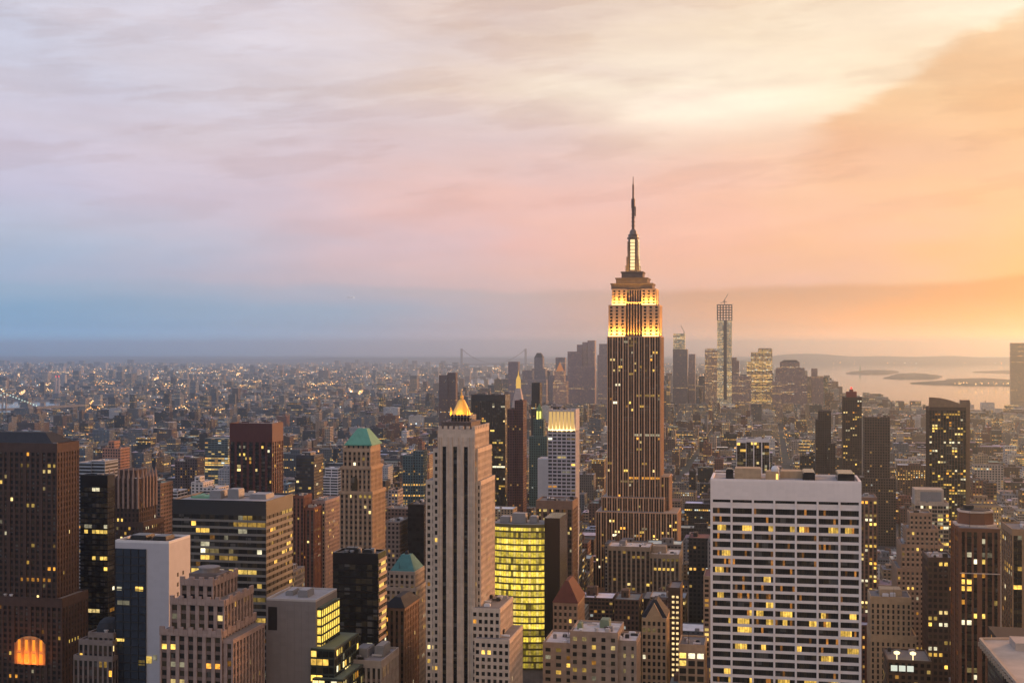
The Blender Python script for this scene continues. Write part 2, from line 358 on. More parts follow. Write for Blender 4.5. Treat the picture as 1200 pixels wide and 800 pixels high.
def windows(th, n=100, pname='window'):
    wins = th.wins
    def key(w):
        P = pane_geo(w); pj = proj(*P[3]); a = (w[3] - w[2]) * (w[5] - w[4]) * (1 if w[0] == 'N' else .35) / pj[2] ** 2
        vis = -60 < pj[0] < 1260 and pj[1] < 800
        return (-(a if vis else 0), pj[1])
    wins = sorted(wins, key=key)
    for w in wins[:n]:
        P = pane_geo(w); kk = (w[0], round(w[3] - w[2], 2), round(w[5] - w[4], 2), tuple(round(x, 2) for x in w[7]))
        me = PANE.get(kk)
        if me is None:
            a = M(); fr = [tuple(Vector(x) - Vector(P[0])) for x in P]; n_ = {'N': (0, -1, 0), 'W': (1, 0, 0), 'E': (-1, 0, 0)}[w[0]]
            a.quad(fr, 0, w[7])
            bk = [tuple(Vector(x) - Vector(n_) * .1) for x in fr]
            a.quad(bk[::-1], 0, (0, 0, 0, 1))
            for i in range(4): a.quad([fr[i], bk[i], bk[(i + 1) % 4], fr[(i + 1) % 4]], 0, (0, 0, 0, 1))
            o = a.build(pname, 'window_glass'); me = o.data; PANE[kk] = me
        else:
            o = bpy.data.objects.new(pname, me); COL.objects.link(o)
        o.parent = th.o; o.location = Vector(P[0]) - Vector(th.org)
    if len(wins) > n:
        a = M()
        for w in wins[n:]: a.quad(list(pane_geo(w)), 0, w[7])
        o = th.part('windows', a, 'window_glass'); o['kind'] = 'stuff'
def parapet(acc, b, w=.6, h=1.1, mi=0, ins=.04):
    x0, x1, y0, y1, z = b[0] + ins, b[1] - ins, b[2] + ins, b[3] - ins, b[5]
    acc.box(x0, x1, y0, y0 + w, z - .04, z + h, mi); acc.box(x0, x1, y1 - w, y1, z - .04, z + h, mi)
    acc.box(x0, x0 + w, y0 + w, y1 - w, z - .04, z + h - .01, mi); acc.box(x1 - w, x1, y0 + w, y1 - w, z - .04, z + h - .01, mi)
def roofslab(acc, b, col, ins=.65): acc.box(b[0] + ins, b[1] - ins, b[2] + ins, b[3] - ins, b[5] - .3, b[5] + .12, 0, (*col, 1))
def tank(acc, x, y, z, r=2.2, h=4.5, col=(.12, .075, .05, 1)):
    for dx in (-1, 1):
        for dy in (-1, 1): acc.box(x + dx * r * .6 - .12, x + dx * r * .6 + .12, y + dy * r * .6 - .12, y + dy * r * .6 + .12, z, z + 2.5, 0, col)
    acc.lathe(x, y, [(r, z + 2.5), (r * .95, z + 2.5 + h), (r * 1.05, z + 2.55 + h), (.1, z + 4.3 + h)], 10, 0, col)

# ================================================================== the towers one can tell apart
def sides(b): return ['N'] + (['W'] if b[1] < -1 else []) + (['E'] if b[0] > 1 else [])
def tower(name, label, short, cat, boxes, mats, bay=4.0, fl=3.8, pw=1.2, sh=1.4, rec=.6, capt=2.0, major=0, mw=None, spd=.15, p=.06, rowp=.02, k=1.0,
          yb=800, roof=(.16, .15, .15), n=100, seed=1, side=None, par=True, cols=None, split=1, zb=None, group=None, mi_s=1, fin=True):
    rn = random.Random(seed * 77 + 5)
    th = Thing(name, label, cat, boxes, short, yb, group)
    a = M(); pa = M(); ro = M()
    for i, b in enumerate(boxes):
        T = proj(b[0], b[2], 0)[2]; zlow = max(b[4], H - (min(yb + 45, 900) - Y0) / F * T) if zb is None else max(b[4], zb)
        if zlow > b[5] - fl * 2: zlow = b[4]
        fs = sides(b); core(a, b, fs, rec)
        for f in fs:
            kw = dict(bay=bay, pw=pw, sh=sh, major=major, mw=mw, cols=cols if f == 'N' else None, split=split, p=p, rowp=rowp, capt=capt, spd=spd)
            if side and f != 'N': kw.update(side)
            L = (b[1] - b[0]) if f == 'N' else (b[3] - b[2])
            nc = max(1, round(L / kw['bay'])); 
            if kw['major']: nc = max(kw['major'], round(nc / kw['major']) * kw['major'])
            nr = max(1, round((b[5] - zlow - kw['capt']) / fl))
            face(th, a, b, f, nc, nr, kw['pw'], kw['sh'], rec, kw['capt'], 0.0, kw['major'], kw['mw'], kw['spd'], 0, mi_s, kw['p'], kw['rowp'], k, rn, kw['cols'], zb=zlow, split=kw['split'])
        if par: pa = M(); parapet(pa, b); th.part('parapet', pa, mats[0])
        ro = M(); roofslab(ro, b, roof); th.part('roof', ro, 'rooftop'); clutter(th, b, rn)
    th.part('wall', a, [mats[0], mats[1] if len(mats) > 1 else mats[0]])
    th.boxes = boxes
    if fin: windows(th, n)
    return th
def clutter(th, b, rn, n=None):                        # fans, cabinets, ducts and poles scattered on a roof
    w, d = b[1] - b[0], b[3] - b[2]
    if w < 9 or d < 8: return
    for i in range(n or min(9, int(w * d / 90) + 2)):
        a = M(); x, y = rn.uniform(b[0] + 2, b[1] - 5), rn.uniform(b[2] + 2, b[3] - 5); k = rn.random(); z = b[5] + .1
        if k < .5: sx, sy, h = rn.uniform(1.4, 4), rn.uniform(1.4, 3.2), rn.uniform(1.0, 2.6); a.box(x, x + sx, y, y + sy, z, z + h); a.box(x + .25, x + sx - .25, y + .25, y + sy - .25, z + h, z + h + .25); nm = 'air_unit'
        elif k < .72: a.lathe(x, y, [(.9, z), (.9, z + 1.3), (1.3, z + 1.4), (1.2, z + 1.9)], 8); nm = 'roof_fan'
        elif k < .88: L = rn.uniform(4, max(5, w * .4)); a.box(x, min(b[1] - 1, x + L), y, y + .9, z + .5, z + 1.3); a.box(x + .3, x + .6, y + .2, y + .6, z, z + .5); nm = 'duct'
        else: a.lathe(x, y, [(.16, z), (.08, z + rn.uniform(5, 9))], 5); nm = 'roof_pole'
        th.part(nm, a, rn.choice((steel, dark_metal, pale_grey, white_paint)) if nm != 'roof_pole' else dark_metal)
def plant(th, b, items, mat, name='rooftop_plant'):      # machinery boxes on a roof: (u0,u1,v0,v1,h) as shares of the roof
    for u0, u1, v0, v1, h in items:
        a = M(); x0, x1 = b[0] + (b[1] - b[0]) * u0, b[0] + (b[1] - b[0]) * u1; y0, y1 = b[2] + (b[3] - b[2]) * v0, b[2] + (b[3] - b[2]) * v1
        a.box(x0, x1, y0, y1, b[5] + .12, b[5] + h)
        a.box(x0 + .4, x1 - .4, y0 + .4, y1 - .4, b[5] + h, b[5] + h + .5)
        th.part(name, a, mat)

limestone = stone('limestone', (.43, .32, .25)); lime_dark = stone('grey_spandrel', (.10, .085, .075))
brown_brick = stone('brown_brick', (.075, .048, .040)); dark_metal = stone('dark_metal', (.018, .017, .018), .4, .2, .2, .5)
white_stone = stone('white_travertine', (.80, .71, .66), .7, .10, .12); tan_brick = stone('tan_brick', (.36, .26, .18)); pale_grey = stone('pale_concrete', (.42, .40, .39), .8, .2)
copper = stone('green_copper', (.11, .30, .22), .6, .25); maroon = stone('maroon_granite', (.085, .028, .026), .6, .2); black_glass = stone('black_cladding', (.010, .010, .012), .25, .2, .2, .5)
teal_glass = stone('teal_cladding', (.026, .036, .055), .25, .2, .2, .5); rust = stone('rust_brown_granite', (.16, .075, .045), .6, .2); red_tile = stone('red_tile', (.12, .045, .034)); slate = stone('dark_slate', (.03, .032, .038))
gold = stone('gilded_roof', (.85, .50, .10), .35, .15, .3, .5, .6); steel = stone('grey_steel', (.20, .20, .21), .45, .2, .3, .5); white_paint = stone('white_paint', (.62, .62, .64), .7, .15); rose_stone = stone('rose_stone', (.33, .245, .215))
beige = stone('beige_brick', (.30, .235, .175)); lampgold = lamp('flood_lamp_face', (1, .62, .18), 6.0)

def flood(th, x, y, z, dirn, sx, sy, power, col=(1, .52, .08), mesh=True):
    l = bpy.data.lights.new('floodlight', 'AREA'); l.shape = 'RECTANGLE'; l.size = sx; l.size_y = sy; l.energy = power; l.color = col; l.spread = math.radians(150)
    o = bpy.data.objects.new('floodlight_beam', l); COL.objects.link(o); o.parent = th.o; o.location = Vector((x, y, z)) - Vector(th.org)
    o.rotation_euler = Vector(dirn).to_track_quat('-Z', 'Y').to_euler()
    if mesh:
        a = M(); a.box(x - sx / 2, x + sx / 2, y - .5, y + .5, z - 1.2, z - .5); th.part('floodlight', a, lampgold)

# ---- 1 Empire-type tower with the lit crown
E = Fr(1300, 742)
D0 = 40
main = E.box(711.5, 774, 394, D0); tB = E.box(713, 772.6, 357, D0 - 3, yb=394.2, dy=1.5); tA = E.box(717, 769, 338, D0 - 8, yb=357.2, dy=4)
bs_l = E.box(705, 778.5, 582, D0 + 8, dy=-6); bs_r = E.box(730, 784.5, 558, D0 - 6, dy=5); base = E.box(698, 794, 598, D0 + 8, dy=-14)
mid = E.box(716, 769.5, 566, 30, dy=-3)
eb = Thing('art_deco_skyscraper', 'tallest tower, art deco setbacks, golden floodlit crown and long needle antenna', 'skyscraper', [base, bs_l, bs_r, main, tB, tA], 'tall tower with the golden crown', yb=630)
a = M(); pa = M(); ro = M(); rn = random.Random(3)
for b, nc, zb in ((base, 30, 0), (bs_l, 22, None), (bs_r, 16, None), (main, 20, None)):
    fs = sides(b); core(a, b, fs, .8)
    for f in fs:
        L = b[1] - b[0] if f == 'N' else b[3] - b[2]; zl = 20 if b is base else E.Z(640 if b is not main else 592)
        n_ = max(2, round(L / 5.45))
        face(eb, a, b, f, n_ * 2, max(2, round((b[5] - zl) / 3.7)), .45, 1.35, .9, .8, 0, 2, 1.4, .45, 0, 1, .05, .12, 1.15, rn, zb=zl, proud=.3)
    ro = M(); roofslab(ro, b, (.25, .22, .2)); eb.part('roof', ro, 'rooftop')
# crown tiers: two lit stone wings either side of a dark recessed centre
for b, ci in ((tB, 6), (tA, 5)):
    w = b[1] - b[0]; wl = w * .335
    for x0, x1 in ((b[0], b[0] + wl), (b[1] - wl, b[1])):
        wb = (x0, x1, b[2], b[3], b[4], b[5]); fs = ['N'] + (['W'] if x1 == b[1] else []); core(a, wb, fs, .9)
        for f in fs:
            Lf = wl if f == 'N' else b[3] - b[2]; nn = 3 if f == 'N' else 6
            c_ = Lf / nn; cols = [(i * c_ + c_ * .28, (i + 1) * c_ - c_ * .28) for i in range(nn)]
            face(eb, a, wb, f, nn, max(3, round((b[5] - b[4]) / 3.7)), 1.2, 1.3, .9, 1.6, 0, 0, None, .45, 0, 0, 0.0, 0.0, 1, rn, cols=cols)
    cb = (b[0] + wl - .1, b[1] - wl + .1, b[2] + 1.6, b[3] - 1, b[4], b[5] + (3 if ci == 6 else -.5)); core(a, cb, ['N'], .8)
    face(eb, a, cb, 'N', 6, max(3, round((cb[5] - cb[4]) / 3.7)), .9, 1.4, .8, 1.0, 0, 0, None, .3, 0, 1, 0.02, 0, 1, rn)
eb.part('wall', a, [stone('warm_limestone', (.52, .325, .21)), stone('dark_aluminium', (.045, .025, .018))])
windows(eb, 100)
mc = E.X(742, 20); my = main[2] + D0 / 2
cp = M()
for yl, yr, yt, yb_ in ((719, 767.5, 332, 338.2), (724.5, 761.5, 325.5, 332.2), (729.5, 754.5, 318, 325.7)):
    w = (yr - yl) / 2 * E.T / F; d = min(w, 15); cp.box(mc - w, mc + w, my - d, my + d, E.Z(yb_), E.Z(yt))
    cp.box(mc - w - .8, mc + w + .8, my - d - .8, my + d + .8, E.Z(yt) - .9, E.Z(yt) + .5)
eb.part('crown_steps', cp, stone('crown_stone', (.16, .11, .085)))
ms = M(); zz0, zz1 = E.Z(318), E.Z(278)
ms.lathe(mc, my, [(6.8, zz0), (6.1, zz0 + 6), (5.5, zz0 + 12), (5.2, zz1)], 16)
for ang in range(4):
    ca, sa = math.cos(ang * pi / 2 + pi / 4), math.sin(ang * pi / 2 + pi / 4)
    for r0, zt in ((9.0, zz0 + 7), (7.8, zz0 + 16), (6.4, zz1 - 3)):
        ms.box(mc + ca * r0 - .9, mc + ca * r0 + .9, my + sa * r0 - .9, my + sa * r0 + .9, zz0, zt)
ms.lathe(mc, my, [(6.4, zz1), (6.6, zz1 + 1.2), (5.2, zz1 + 1.4), (5.2, zz1 + 4), (5.8, zz1 + 4.2), (4.0, zz1 + 5), (3.4, zz1 + 8), (1.8, zz1 + 10)], 16)
mast_o = eb.part('mast', ms, stone('mast_metal', (.15, .105, .085), .45, .2, .3, .5))
for s_, nm in ((0, 'N'), (1, 'W')):
    lt = M()
    for i in range(9):
        z = zz0 + 2.5 + i * 3.55
        r = 6.95 - 1.15 * min(1, (z - zz0) / 18)
        if s_ == 0: lt.box(mc - 2.3, mc + 2.3, my - r - .35, my - r, z, z + 2.9)
        else: lt.box(mc + r, mc + r + .35, my - 1.9, my + 1.9, z, z + 2.9)
    eb.part('lit_mast_window', lt, lamp('mast_glow', (1, .74, .36), 1.35), mast_o)
an = M(); za = zz1 + 9.5
an.lathe(mc, my, [(1.5, za), (1.4, za + 22), (2.0, za + 22.1), (2.0, za + 32), (1.0, za + 32.1), (.9, za + 47), (.5, za + 47.2), (.35, E.Z(204))], 8)
for i in range(5): an.box(mc - 2.2, mc + 2.2, my - .3, my + .3, za + 4 + i * 4, za + 4.7 + i * 4)
an.box(mc + 1.6, mc + 2.8, my - .5, my + .5, za + 14, za + 24)
eb.part('antenna', an, stone('antenna_steel', (.09, .055, .05), .5), mast_o)
for b, pw_ in ((tB, 13500), (tA, 7500)):
    w = b[1] - b[0]; wl = w * .335
    for cx in (b[0] + wl / 2, b[1] - wl / 2):
        flood(eb, cx, b[2] - 2.0 - (0 if b is tA else .0), b[4] + 1.6, (0, .28, 1), wl * .95, 1.0, pw_)
    flood(eb, (b[0] + b[1]) / 2, b[2] - 1.0, b[4] + 1.6, (0, .35, 1), w * .3, .8, pw_ * .3, mesh=False)
    flood(eb, b[1] + 2.0, (b[2] + b[3]) / 2, b[4] + 1.6, (-.28, 0, 1), 1.0, 26, pw_ * 1.1, mesh=False)

flood(eb, mc, main[2] - 1.0, E.Z(337) + 1.0, (0, .5, 1), 40, .8, 2600, mesh=False)
flood(eb, mc, my - 15, E.Z(318) + 1.0, (0, .6, 1), 16, .8, 2600, mesh=False)
# ---- 2 white slab with black window bands (front right)
Gf = Fr(690, 921); b = Gf.box(832.5, 1009.5, 564.5, 36)
gt = Thing('white_office_slab', 'broad white travertine office slab with black window bands, seven bays wide', 'skyscraper', [b], 'broad white slab', 800)
a = M(); core(a, b, [], .05); a = M(); a.box(b[0] + .05, b[1] - .05, b[2] + 1.2, b[3], 0, b[5] - .05)
rn = random.Random(21); zt = Gf.Z(586.5); c = (b[1] - b[0]) / 7
cols = [(i * c + (1.3 if i == 0 else .55), (i + 1) * c - (1.3 if i == 6 else .55)) for i in range(7)]
fb = (b[0], b[1], b[2], b[3], 0, zt); nr = 34; zl = zt - nr * 4.62
for r in range(nr):                             # bottom row first
    zz = zl + r * 4.62
    fbox(a, 'N', b, .04, b[1] - b[0] - .04, -1.2, -.25, zz, zz + 1.5, 0)
    rowp = rn.random(); lights = {}
    for j in range(7):
        sub = 8; cs = []; run = rn.random() < (.11 if rowp > .18 else .7)
        s0 = rn.randrange(sub); s1 = s0 + rn.randrange(2, 8)
        for k_ in range(sub):
            if run and s0 <= k_ < s1: q_ = rn.uniform(.5, 1.35); cs.append((q_, .60 * q_, .10 * q_, 1))
            elif rn.random() < .07: q_ = rn.uniform(.08, .55); cs.append((q_, .38 * q_, .06 * q_, 1))
            else: cs.append(rn.choice(DARK))
        u0, u1 = cols[j]
        if r == nr - 1: zz_, zh = zz + 3.0, zz + 4.4
        else: zz_, zh = zz + 1.5, zz + 4.62
        lights[j] = (u0, u1, zz_, zh, cs)
    for j, (u0, u1, z0_, z1_, cs) in lights.items():
        w = M(); s = (u1 - u0) / len(cs)
        if zh > Gf.Z(815):
            for k_, c_ in enumerate(cs):
                if r == nr - 1: c_ = DARK[0]
                w.quad([(b[0] + u0 + k_ * s, b[2] + 1.05, z0_), (b[0] + u0 + (k_ + 1) * s, b[2] + 1.05, z0_), (b[0] + u0 + (k_ + 1) * s, b[2] + 1.05, z1_), (b[0] + u0 + k_ * s, b[2] + 1.05, z1_)], 0, c_)
                w.box(b[0] + u0 + k_ * s - .06, b[0] + u0 + k_ * s + .06, b[2] + .9, b[2] + 1.04, z0_, z1_, 1)
            gt.wins.append(w)
    if r == nr - 1: fbox(a, 'N', b, .04, b[1] - b[0] - .04, -1.2, -.26, zz + 1.49, zz + 3.0, 0)
ed = [0.02] + [x for cc in cols for x in cc] + [b[1] - b[0] - .02]
for i in range(0, len(ed), 2): fbox(a, 'N', b, ed[i], ed[i + 1], -1.2, .35, zl, zt, 0)
fbox(a, 'N', b, .01, b[1] - b[0] - .01, -1.2, .40, zt, b[5], 0)
for j in range(1, 7): fbox(a, 'N', b, j * c - .04, j * c + .04, .40, .43, zt, b[5] - .3, 0)
gt.part('wall', a, white_stone)
order = sorted(range(len(gt.wins)), key=lambda i: -max(v[2] for v in gt.wins[i].v))
for i in order[:98]: gt.part('window_band', gt.wins[i], ['window_glass', dark_metal])
rest = M()
for i in order[98:]:
    w = gt.wins[i]; o_ = len(rest.v); rest.v += w.v; rest.f += [tuple(x + o_ for x in f) for f in w.f]; rest.mi += w.mi; rest.c += w.c; rest.p += w.p; rest.uv += w.uv
if rest.v: gt.part('window_bands', rest, ['window_glass', dark_metal])['kind'] = 'stuff'
pa = M(); parapet(pa, b, 1.3, 1.0); gt.part('parapet', pa, white_stone)
ro = M(); roofslab(ro, b, (.30, .27, .25), 1.3); gt.part('roof', ro, 'rooftop')
plant(gt, b, [(.16, .34, .25, .6, 5.6), (.37, .46, .2, .5, 4.2), (.47, .62, .55, .9, 3.5)], stone('ochre_housing', (.42, .30, .19)))
plant(gt, b, [(.62, .70, .15, .8, 4.4), (.85, .96, .15, .85, 4.0), (.10, .15, .3, .5, 5.0)], black_glass, 'cooling_tower')
sp = M(); sp.lathe(b[0] + (b[1] - b[0]) * .435, b[2] + 12, [(2.2, b[5]), (2.2, b[5] + 6), (1.5, b[5] + 7.4), (.2, b[5] + 7.6)], 14); gt.part('storage_drum', sp, white_paint)
sl_ = M(); sl_.box(b[0] + (b[1] - b[0]) * .44, b[0] + (b[1] - b[0]) * .455, b[2] + 3.0, b[2] + 3.6, b[5] + 1, b[5] + 4); gt.part('roof_lamp', sl_, lamp('roof_lamp_glow', (1, .6, .15), 2.0))

# ---- 3 limestone shaft with three black window stripes (front centre)
Q = Fr(660, 545)
sh_ = Q.box(513, 556.5, 503, 34); s2 = Q.box(507.5, 560, 526, 34, dy=2); wg = Q.box(499, 563.5, 564, 35, dy=3); lo = Q.box(553, 586, 711, 34, dy=-1); lo2 = Q.box(556, 597, 745, 36, dy=-4)
cr_ = Q.box(517, 552, 495, 22, dy=5); cr2 = Q.box(526, 550, 487, 14, dy=8, yb=495.5)
ft = Thing('limestone_tower', 'slim limestone setback tower with three black vertical window stripes down its front', 'skyscraper', [sh_, s2, wg, lo, lo2, cr_], 'limestone tower with black stripes', 800)
a = M(); rn = random.Random(8); mpp = 660 / F
for b in (sh_, s2, wg, lo, lo2):
    fs = sides(b); core(a, b, fs, .7); zl = max(0, Q.Z(850))
    for f in fs:
        L = b[1] - b[0] if f == 'N' else b[3] - b[2]
        kw = dict(nc=max(2, round(L / 2.9)), cols=None, pw=1.25, p=.085, mi_s=0, sh=1.6, capt=2.2)
        if b is sh_ and f == 'N':
            kw['cols'] = [((q0 - 513) * mpp, (q0 + 4.6 - 513) * mpp) for q0 in (518.6, 531.6, 544.6)]; kw['p'] = 0.0; kw['mi_s'] = 1; kw['capt'] = 9
        elif b is s2 and f == 'N': kw['cols'] = [(.9, 2.3), (L - 2.4, L - .9)]; kw['mi_s'] = 0
        elif b is wg and f == 'N': kw['cols'] = [(.8, 2.4), (3.6, 5.2), (L - 5.0, L - 3.4), (L - 2.2, L - .7)]
        face(ft, a, b, f, kw['nc'], max(2, round((b[5] - zl) / 3.75)), kw['pw'], kw['sh'], .7, kw['capt'], 0, 0, None, .2 if kw['mi_s'] == 0 else .5, 0, kw['mi_s'], kw['p'], .0, 1.1, rn, kw['cols'], zb=zl)
# slim raised ribs and a notched top on the shaft
for q0 in (513.3, 516.4, 524.4, 529.6, 537.4, 542.4, 550.4, 554.2): fbox(a, 'N', sh_, (q0 - 513) * mpp, (q0 + 1.0 - 513) * mpp, .07, .5, Q.Z(800), sh_[5] - 4, 0)
for i in range(7): fbox(a, 'N', sh_, .3 + i * 3.0, 1.9 + i * 3.0, -1.0, .3, sh_[5] - .03, sh_[5] + 1.6, 0)
for i in range(9): a.box(sh_[1] - 1.0, sh_[1] + .2, sh_[2] + 1 + i * 3.8, sh_[2] + 3 + i * 3.8, sh_[5] - .03, sh_[5] + 1.6)
ft.part('wall', a, [stone('cream_limestone', (.56, .45, .36)), black_glass])
for b in (sh_, s2, wg, lo, lo2): ro = M(); roofslab(ro, b, (.18, .17, .17)); ft.part('roof', ro, 'rooftop'); clutter(ft, b, rn)
a = M(); a.box(*cr_[:4], sh_[5], cr_[5], 0)
for i in range(9):
    u = cr_[0] + .6 + i * (cr_[1] - cr_[0] - 1.2) / 8; a.box(u - .3, u + .3, cr_[2] - .35, cr_[2] - .02, sh_[5], cr_[5] + .6)
a.box(cr_[0] - .3, cr_[1] + .3, cr_[2] - .45, cr_[3] + .3, cr_[5] - .6, cr_[5] + .02)
ft.part('penthouse', a, stone('sooty_stone', (.15, .12, .11)))
a = M()
for i in range(6): a.lathe(cr2[0] + 1.2 + i * 1.75, cr2[2] + 3, [(.75, cr_[5]), (.75, cr2[5] - .3), (.3, cr2[5])], 8)
a.box(cr2[0], cr2[1], cr2[2], cr2[3], cr2[5] - 1.6, cr2[5] - 1.2)
ft.part('water_tank_rack', a, dark_metal)
windows(ft, 100)

# ---- 4 curved glass block, every floor lit
Yf = Fr(850, 616); b = Yf.box(576, 640, 614, 24); kb = Yf.box(638, 656, 606, 30, dy=0.5)
yt = Thing('curved_glass_building', 'curved glass office block glowing yellow on nearly every floor, dark stair core at its side', 'office building', [b, kb], 'curved glowing yellow building', 755)
N_ = 22; rn = random.Random(4)
def cur_pt(i, dd=0.0):
    u = -1 + 2 * i / N_; x = (b[0] + b[1]) / 2 + u * (b[1] - b[0]) / 2; return (x + u * dd * .25, b[2] - 3.6 * (1 - u * u) + 2 - dd)
nf = 22; fh = 4.35
sp = M()
def ring(acc, z0, z1, d0, d1, mi=0):
    for i in range(N_):
        A, B_, C, D_ = cur_pt(i, d1), cur_pt(i + 1, d1), cur_pt(i + 1, d0), cur_pt(i, d0)
        acc.quad([(*A, z0), (*B_, z0), (*B_, z1), (*A, z1)], mi); acc.quad([(*A, z1), (*B_, z1), (*C, z1), (*D_, z1)], mi); acc.quad([(*D_, z0), (*C, z0), (*B_, z0), (*A, z0)], mi)
for f in range(nf + 1):
    zt_ = b[5] - f * fh; ring(sp, zt_ - (2.2 if f == 0 else 1.15), zt_, -.6, .25)
for i in range(N_ + 1):
    x, y = cur_pt(i, .1); sp.box(x - .05, x + .05, y - .1, y + .2, b[5] - nf * fh, b[5] - .05)
yt.part('wall', sp, stone('olive_spandrel', (.11, .095, .035), .45, .2, .3, .5))
cr0 = M()
i0 = len(cr0.v); n_ = N_ + 3
poly = [cur_pt(i, -.7) for i in range(N_ + 1)] + [(b[1] - .5, b[3]), (b[0] + .5, b[3])]
m_ = len(poly); cr0.v += [(*p_, 0) for p_ in poly] + [(*p_, b[5] - .1) for p_ in poly]
for k_ in range(m_): cr0.f.append((k_, (k_ + 1) % m_, m_ + (k_ + 1) % m_, m_ + k_)); cr0.mi.append(0); cr0.c.append((.2,) * 4); cr0.p.append((9, 9, 0, 0)); cr0.uv += [(0, 0)] * 4
cr0.f.append(tuple(range(m_, 2 * m_))); cr0.mi.append(0); cr0.c.append((.2,) * 4); cr0.p.append((9, 9, 0, 0)); cr0.uv += [(0, 0)] * m_
yt.part('roof', cr0, stone('grey_roof', (.22, .21, .20)))
for f in range(nf):
    z1_ = b[5] - f * fh - (2.2 if f == 0 else 1.15); z0_ = b[5] - (f + 1) * fh; w = M(); dim = 1.0 if rn.random() < .88 else .22
    if f == 1: dim = .35
    fl_dim = rn.choice((1.0, .85, 1.1, .7))
    if f > 18: dim = .3
    for i in range(N_):
        A, B_ = cur_pt(i, -.1), cur_pt(i + 1, -.1); s = dim * fl_dim * (rn.choice((1.5, 1.2, .8, .4, .2)) if rn.random() < .4 else 1.25); w.quad([(*A, z0_), (*B_, z0_), (*B_, z1_), (*A, z1_)], 0, ((.92 if i % 5 else 1.0) * s, .68 * s, (.07 if i % 3 else .16) * s, 1))
    yt.part('window_band', w, 'window_glass')
a = M(); a.box(*kb); a.box(kb[0] + 1, kb[1] - 1, kb[2] - .3, kb[2], kb[5] - 6, kb[5] - 3, 0); yt.part('stair_core', a, black_glass)
plant(yt, b, [(.35, .6, .2, .5, 6), (.12, .3, .25, .6, 3.5), (.66, .8, .3, .6, 4)], steel)

# ---- the other near towers: measured box by box
f1 = Fr(830, 40); t1 = f1.box(-46, 67, 521, 27, dy=0); t1b = f1.box(-60, 73, 700, 32, dy=-4)
L1 = tower('brown_office_tower', 'big dark brown brick tower with hipped slate roof and glowing orange arch low down', 'big dark brown tower', 'skyscraper', [t1, t1b], [brown_brick, stone('brown_spandrel', (.07, .045, .036))],
           3.9, 3.7, 1.5, 1.5, .6, 5, 3, 2.4, .2, .05, .05, seed=2, side=dict(bay=3.4, pw=1.9, major=0, mw=None, p=.02))
a = M(); z = t1[5]; a.frustum((t1[0], t1[1] - 4, t1[2] + 1, t1[3] - 1), (t1[0] + 14, t1[1] - 14, t1[2] + 9, t1[3] - 9), z + 1.0, z + 7.5); L1.part('hip_roof', a, slate)
a = M(); ax0, ax1 = f1.X(19, -4), f1.X(53, -4); az0, az1 = f1.Z(776), f1.Z(743); yy = t1b[2] - .55; axm = (ax0 + ax1) / 2; rr = (ax1 - ax0) / 2
pts = [(ax0, yy, az0), (ax1, yy, az0)] + [(axm + rr * math.cos(t), yy, az1 - rr * .55 + rr * .55 * math.sin(t) + 0) for t in np.linspace(0, pi, 11)]
a.quad(pts, 0); arch_o = L1.part('glowing_arch', a, stone('arch_stone', (.5, .30, .14)))
a = M()
for i in range(4):
    x = ax0 + (ax1 - ax0) * (i + .5) / 4
    a.box(x - 1.0, x + 1.0, yy - .3, yy - .05, az0 + 1.5, az0 + 7); a.box(x - .8, x + .8, yy - .3, yy - .05, az0 + 9.0, az1 - 2.5)
L1.part('arch_window', a, lamp('orange_interior', (1, .30, .03), 1.4), arch_o)
a = M()
for i in range(5):
    x = ax0 + (ax1 - ax0) * i / 4; a.box(x - .7, x + .7, yy - .5, yy - .05, az0, az1 - 1.5 - (3 if i in (0, 4) else 0))
L1.part('arch_pier', a, stone('arch_pier_stone', (.30, .15, .07)), arch_o)
flood(L1, axm, yy - 5.0, az0 - .5, (0, .42, 1), 16, 1.0, 5000, (1, .30, .04), mesh=False)

f2 = Fr(910, 110); b = f2.box(94, 126, 558, 10)
tower('black_glass_slab', 'narrow black slab between the big dark brown tower and the gothic-crowned tower', 'narrow black slab', 'office building', [b], [black_glass, black_glass], 3, 3.8, .3, 1.2, .25, 8, p=.02, rowp=.16, n=60, seed=3, roof=(.03, .03, .03))
f3 = Fr(980, 148); b0 = f3.box(127, 163, 562, 28); b1 = f3.box(121, 168, 612, 34, dy=-3); b2 = f3.box(116, 172, 700, 40, dy=-6)
L3 = tower('gothic_crown_tower', 'brown brick tower with a buttressed gothic crown of pale finials', 'gothic-crowned brown tower', 'skyscraper', [b0, b1, b2], [brown_brick, brown_brick], 3.2, 3.8, 1.5, 1.5, .6, 3, p=.07, rowp=.07, n=90, seed=4, yb=760, side=dict(bay=3.4, pw=1.7))
a = M(); w = b0[1] - b0[0]
for i in range(7):
    x = b0[0] + .8 + i * (w - 1.6) / 6; a.box(x - .7, x + .7, b0[2] - 1.0, b0[2] + 1.2, b0[5] - 22, b0[5] + 1); a.frustum((x - .7, x + .7, b0[2] - 1.0, b0[2] + 1.2), (x - .1, x + .1, b0[2], b0[2] + .2), b0[5] + 1, b0[5] + 9)
for i in range(1, 6):
    y = b0[2] + .8 + i * (b0[3] - b0[2] - 1.6) / 5; a.box(b0[1] - 1.2, b0[1] + 1.0, y - .7, y + .7, b0[5] - 22, b0[5] + 1); a.frustum((b0[1] - 1.2, b0[1] + 1.0, y - .7, y + .7), (b0[1] - .2, b0[1], y - .1, y + .1), b0[5] + 1, b0[5] + 8)
L3.part('crown_buttress', a, stone('pale_finial', (.30, .22, .19)))
a = M(); a.box(b0[0] + 5, b0[1] - 5, b0[2] + 5, b0[3] - 5, b0[5], b0[5] + 7); L3.part('penthouse', a, brown_brick)

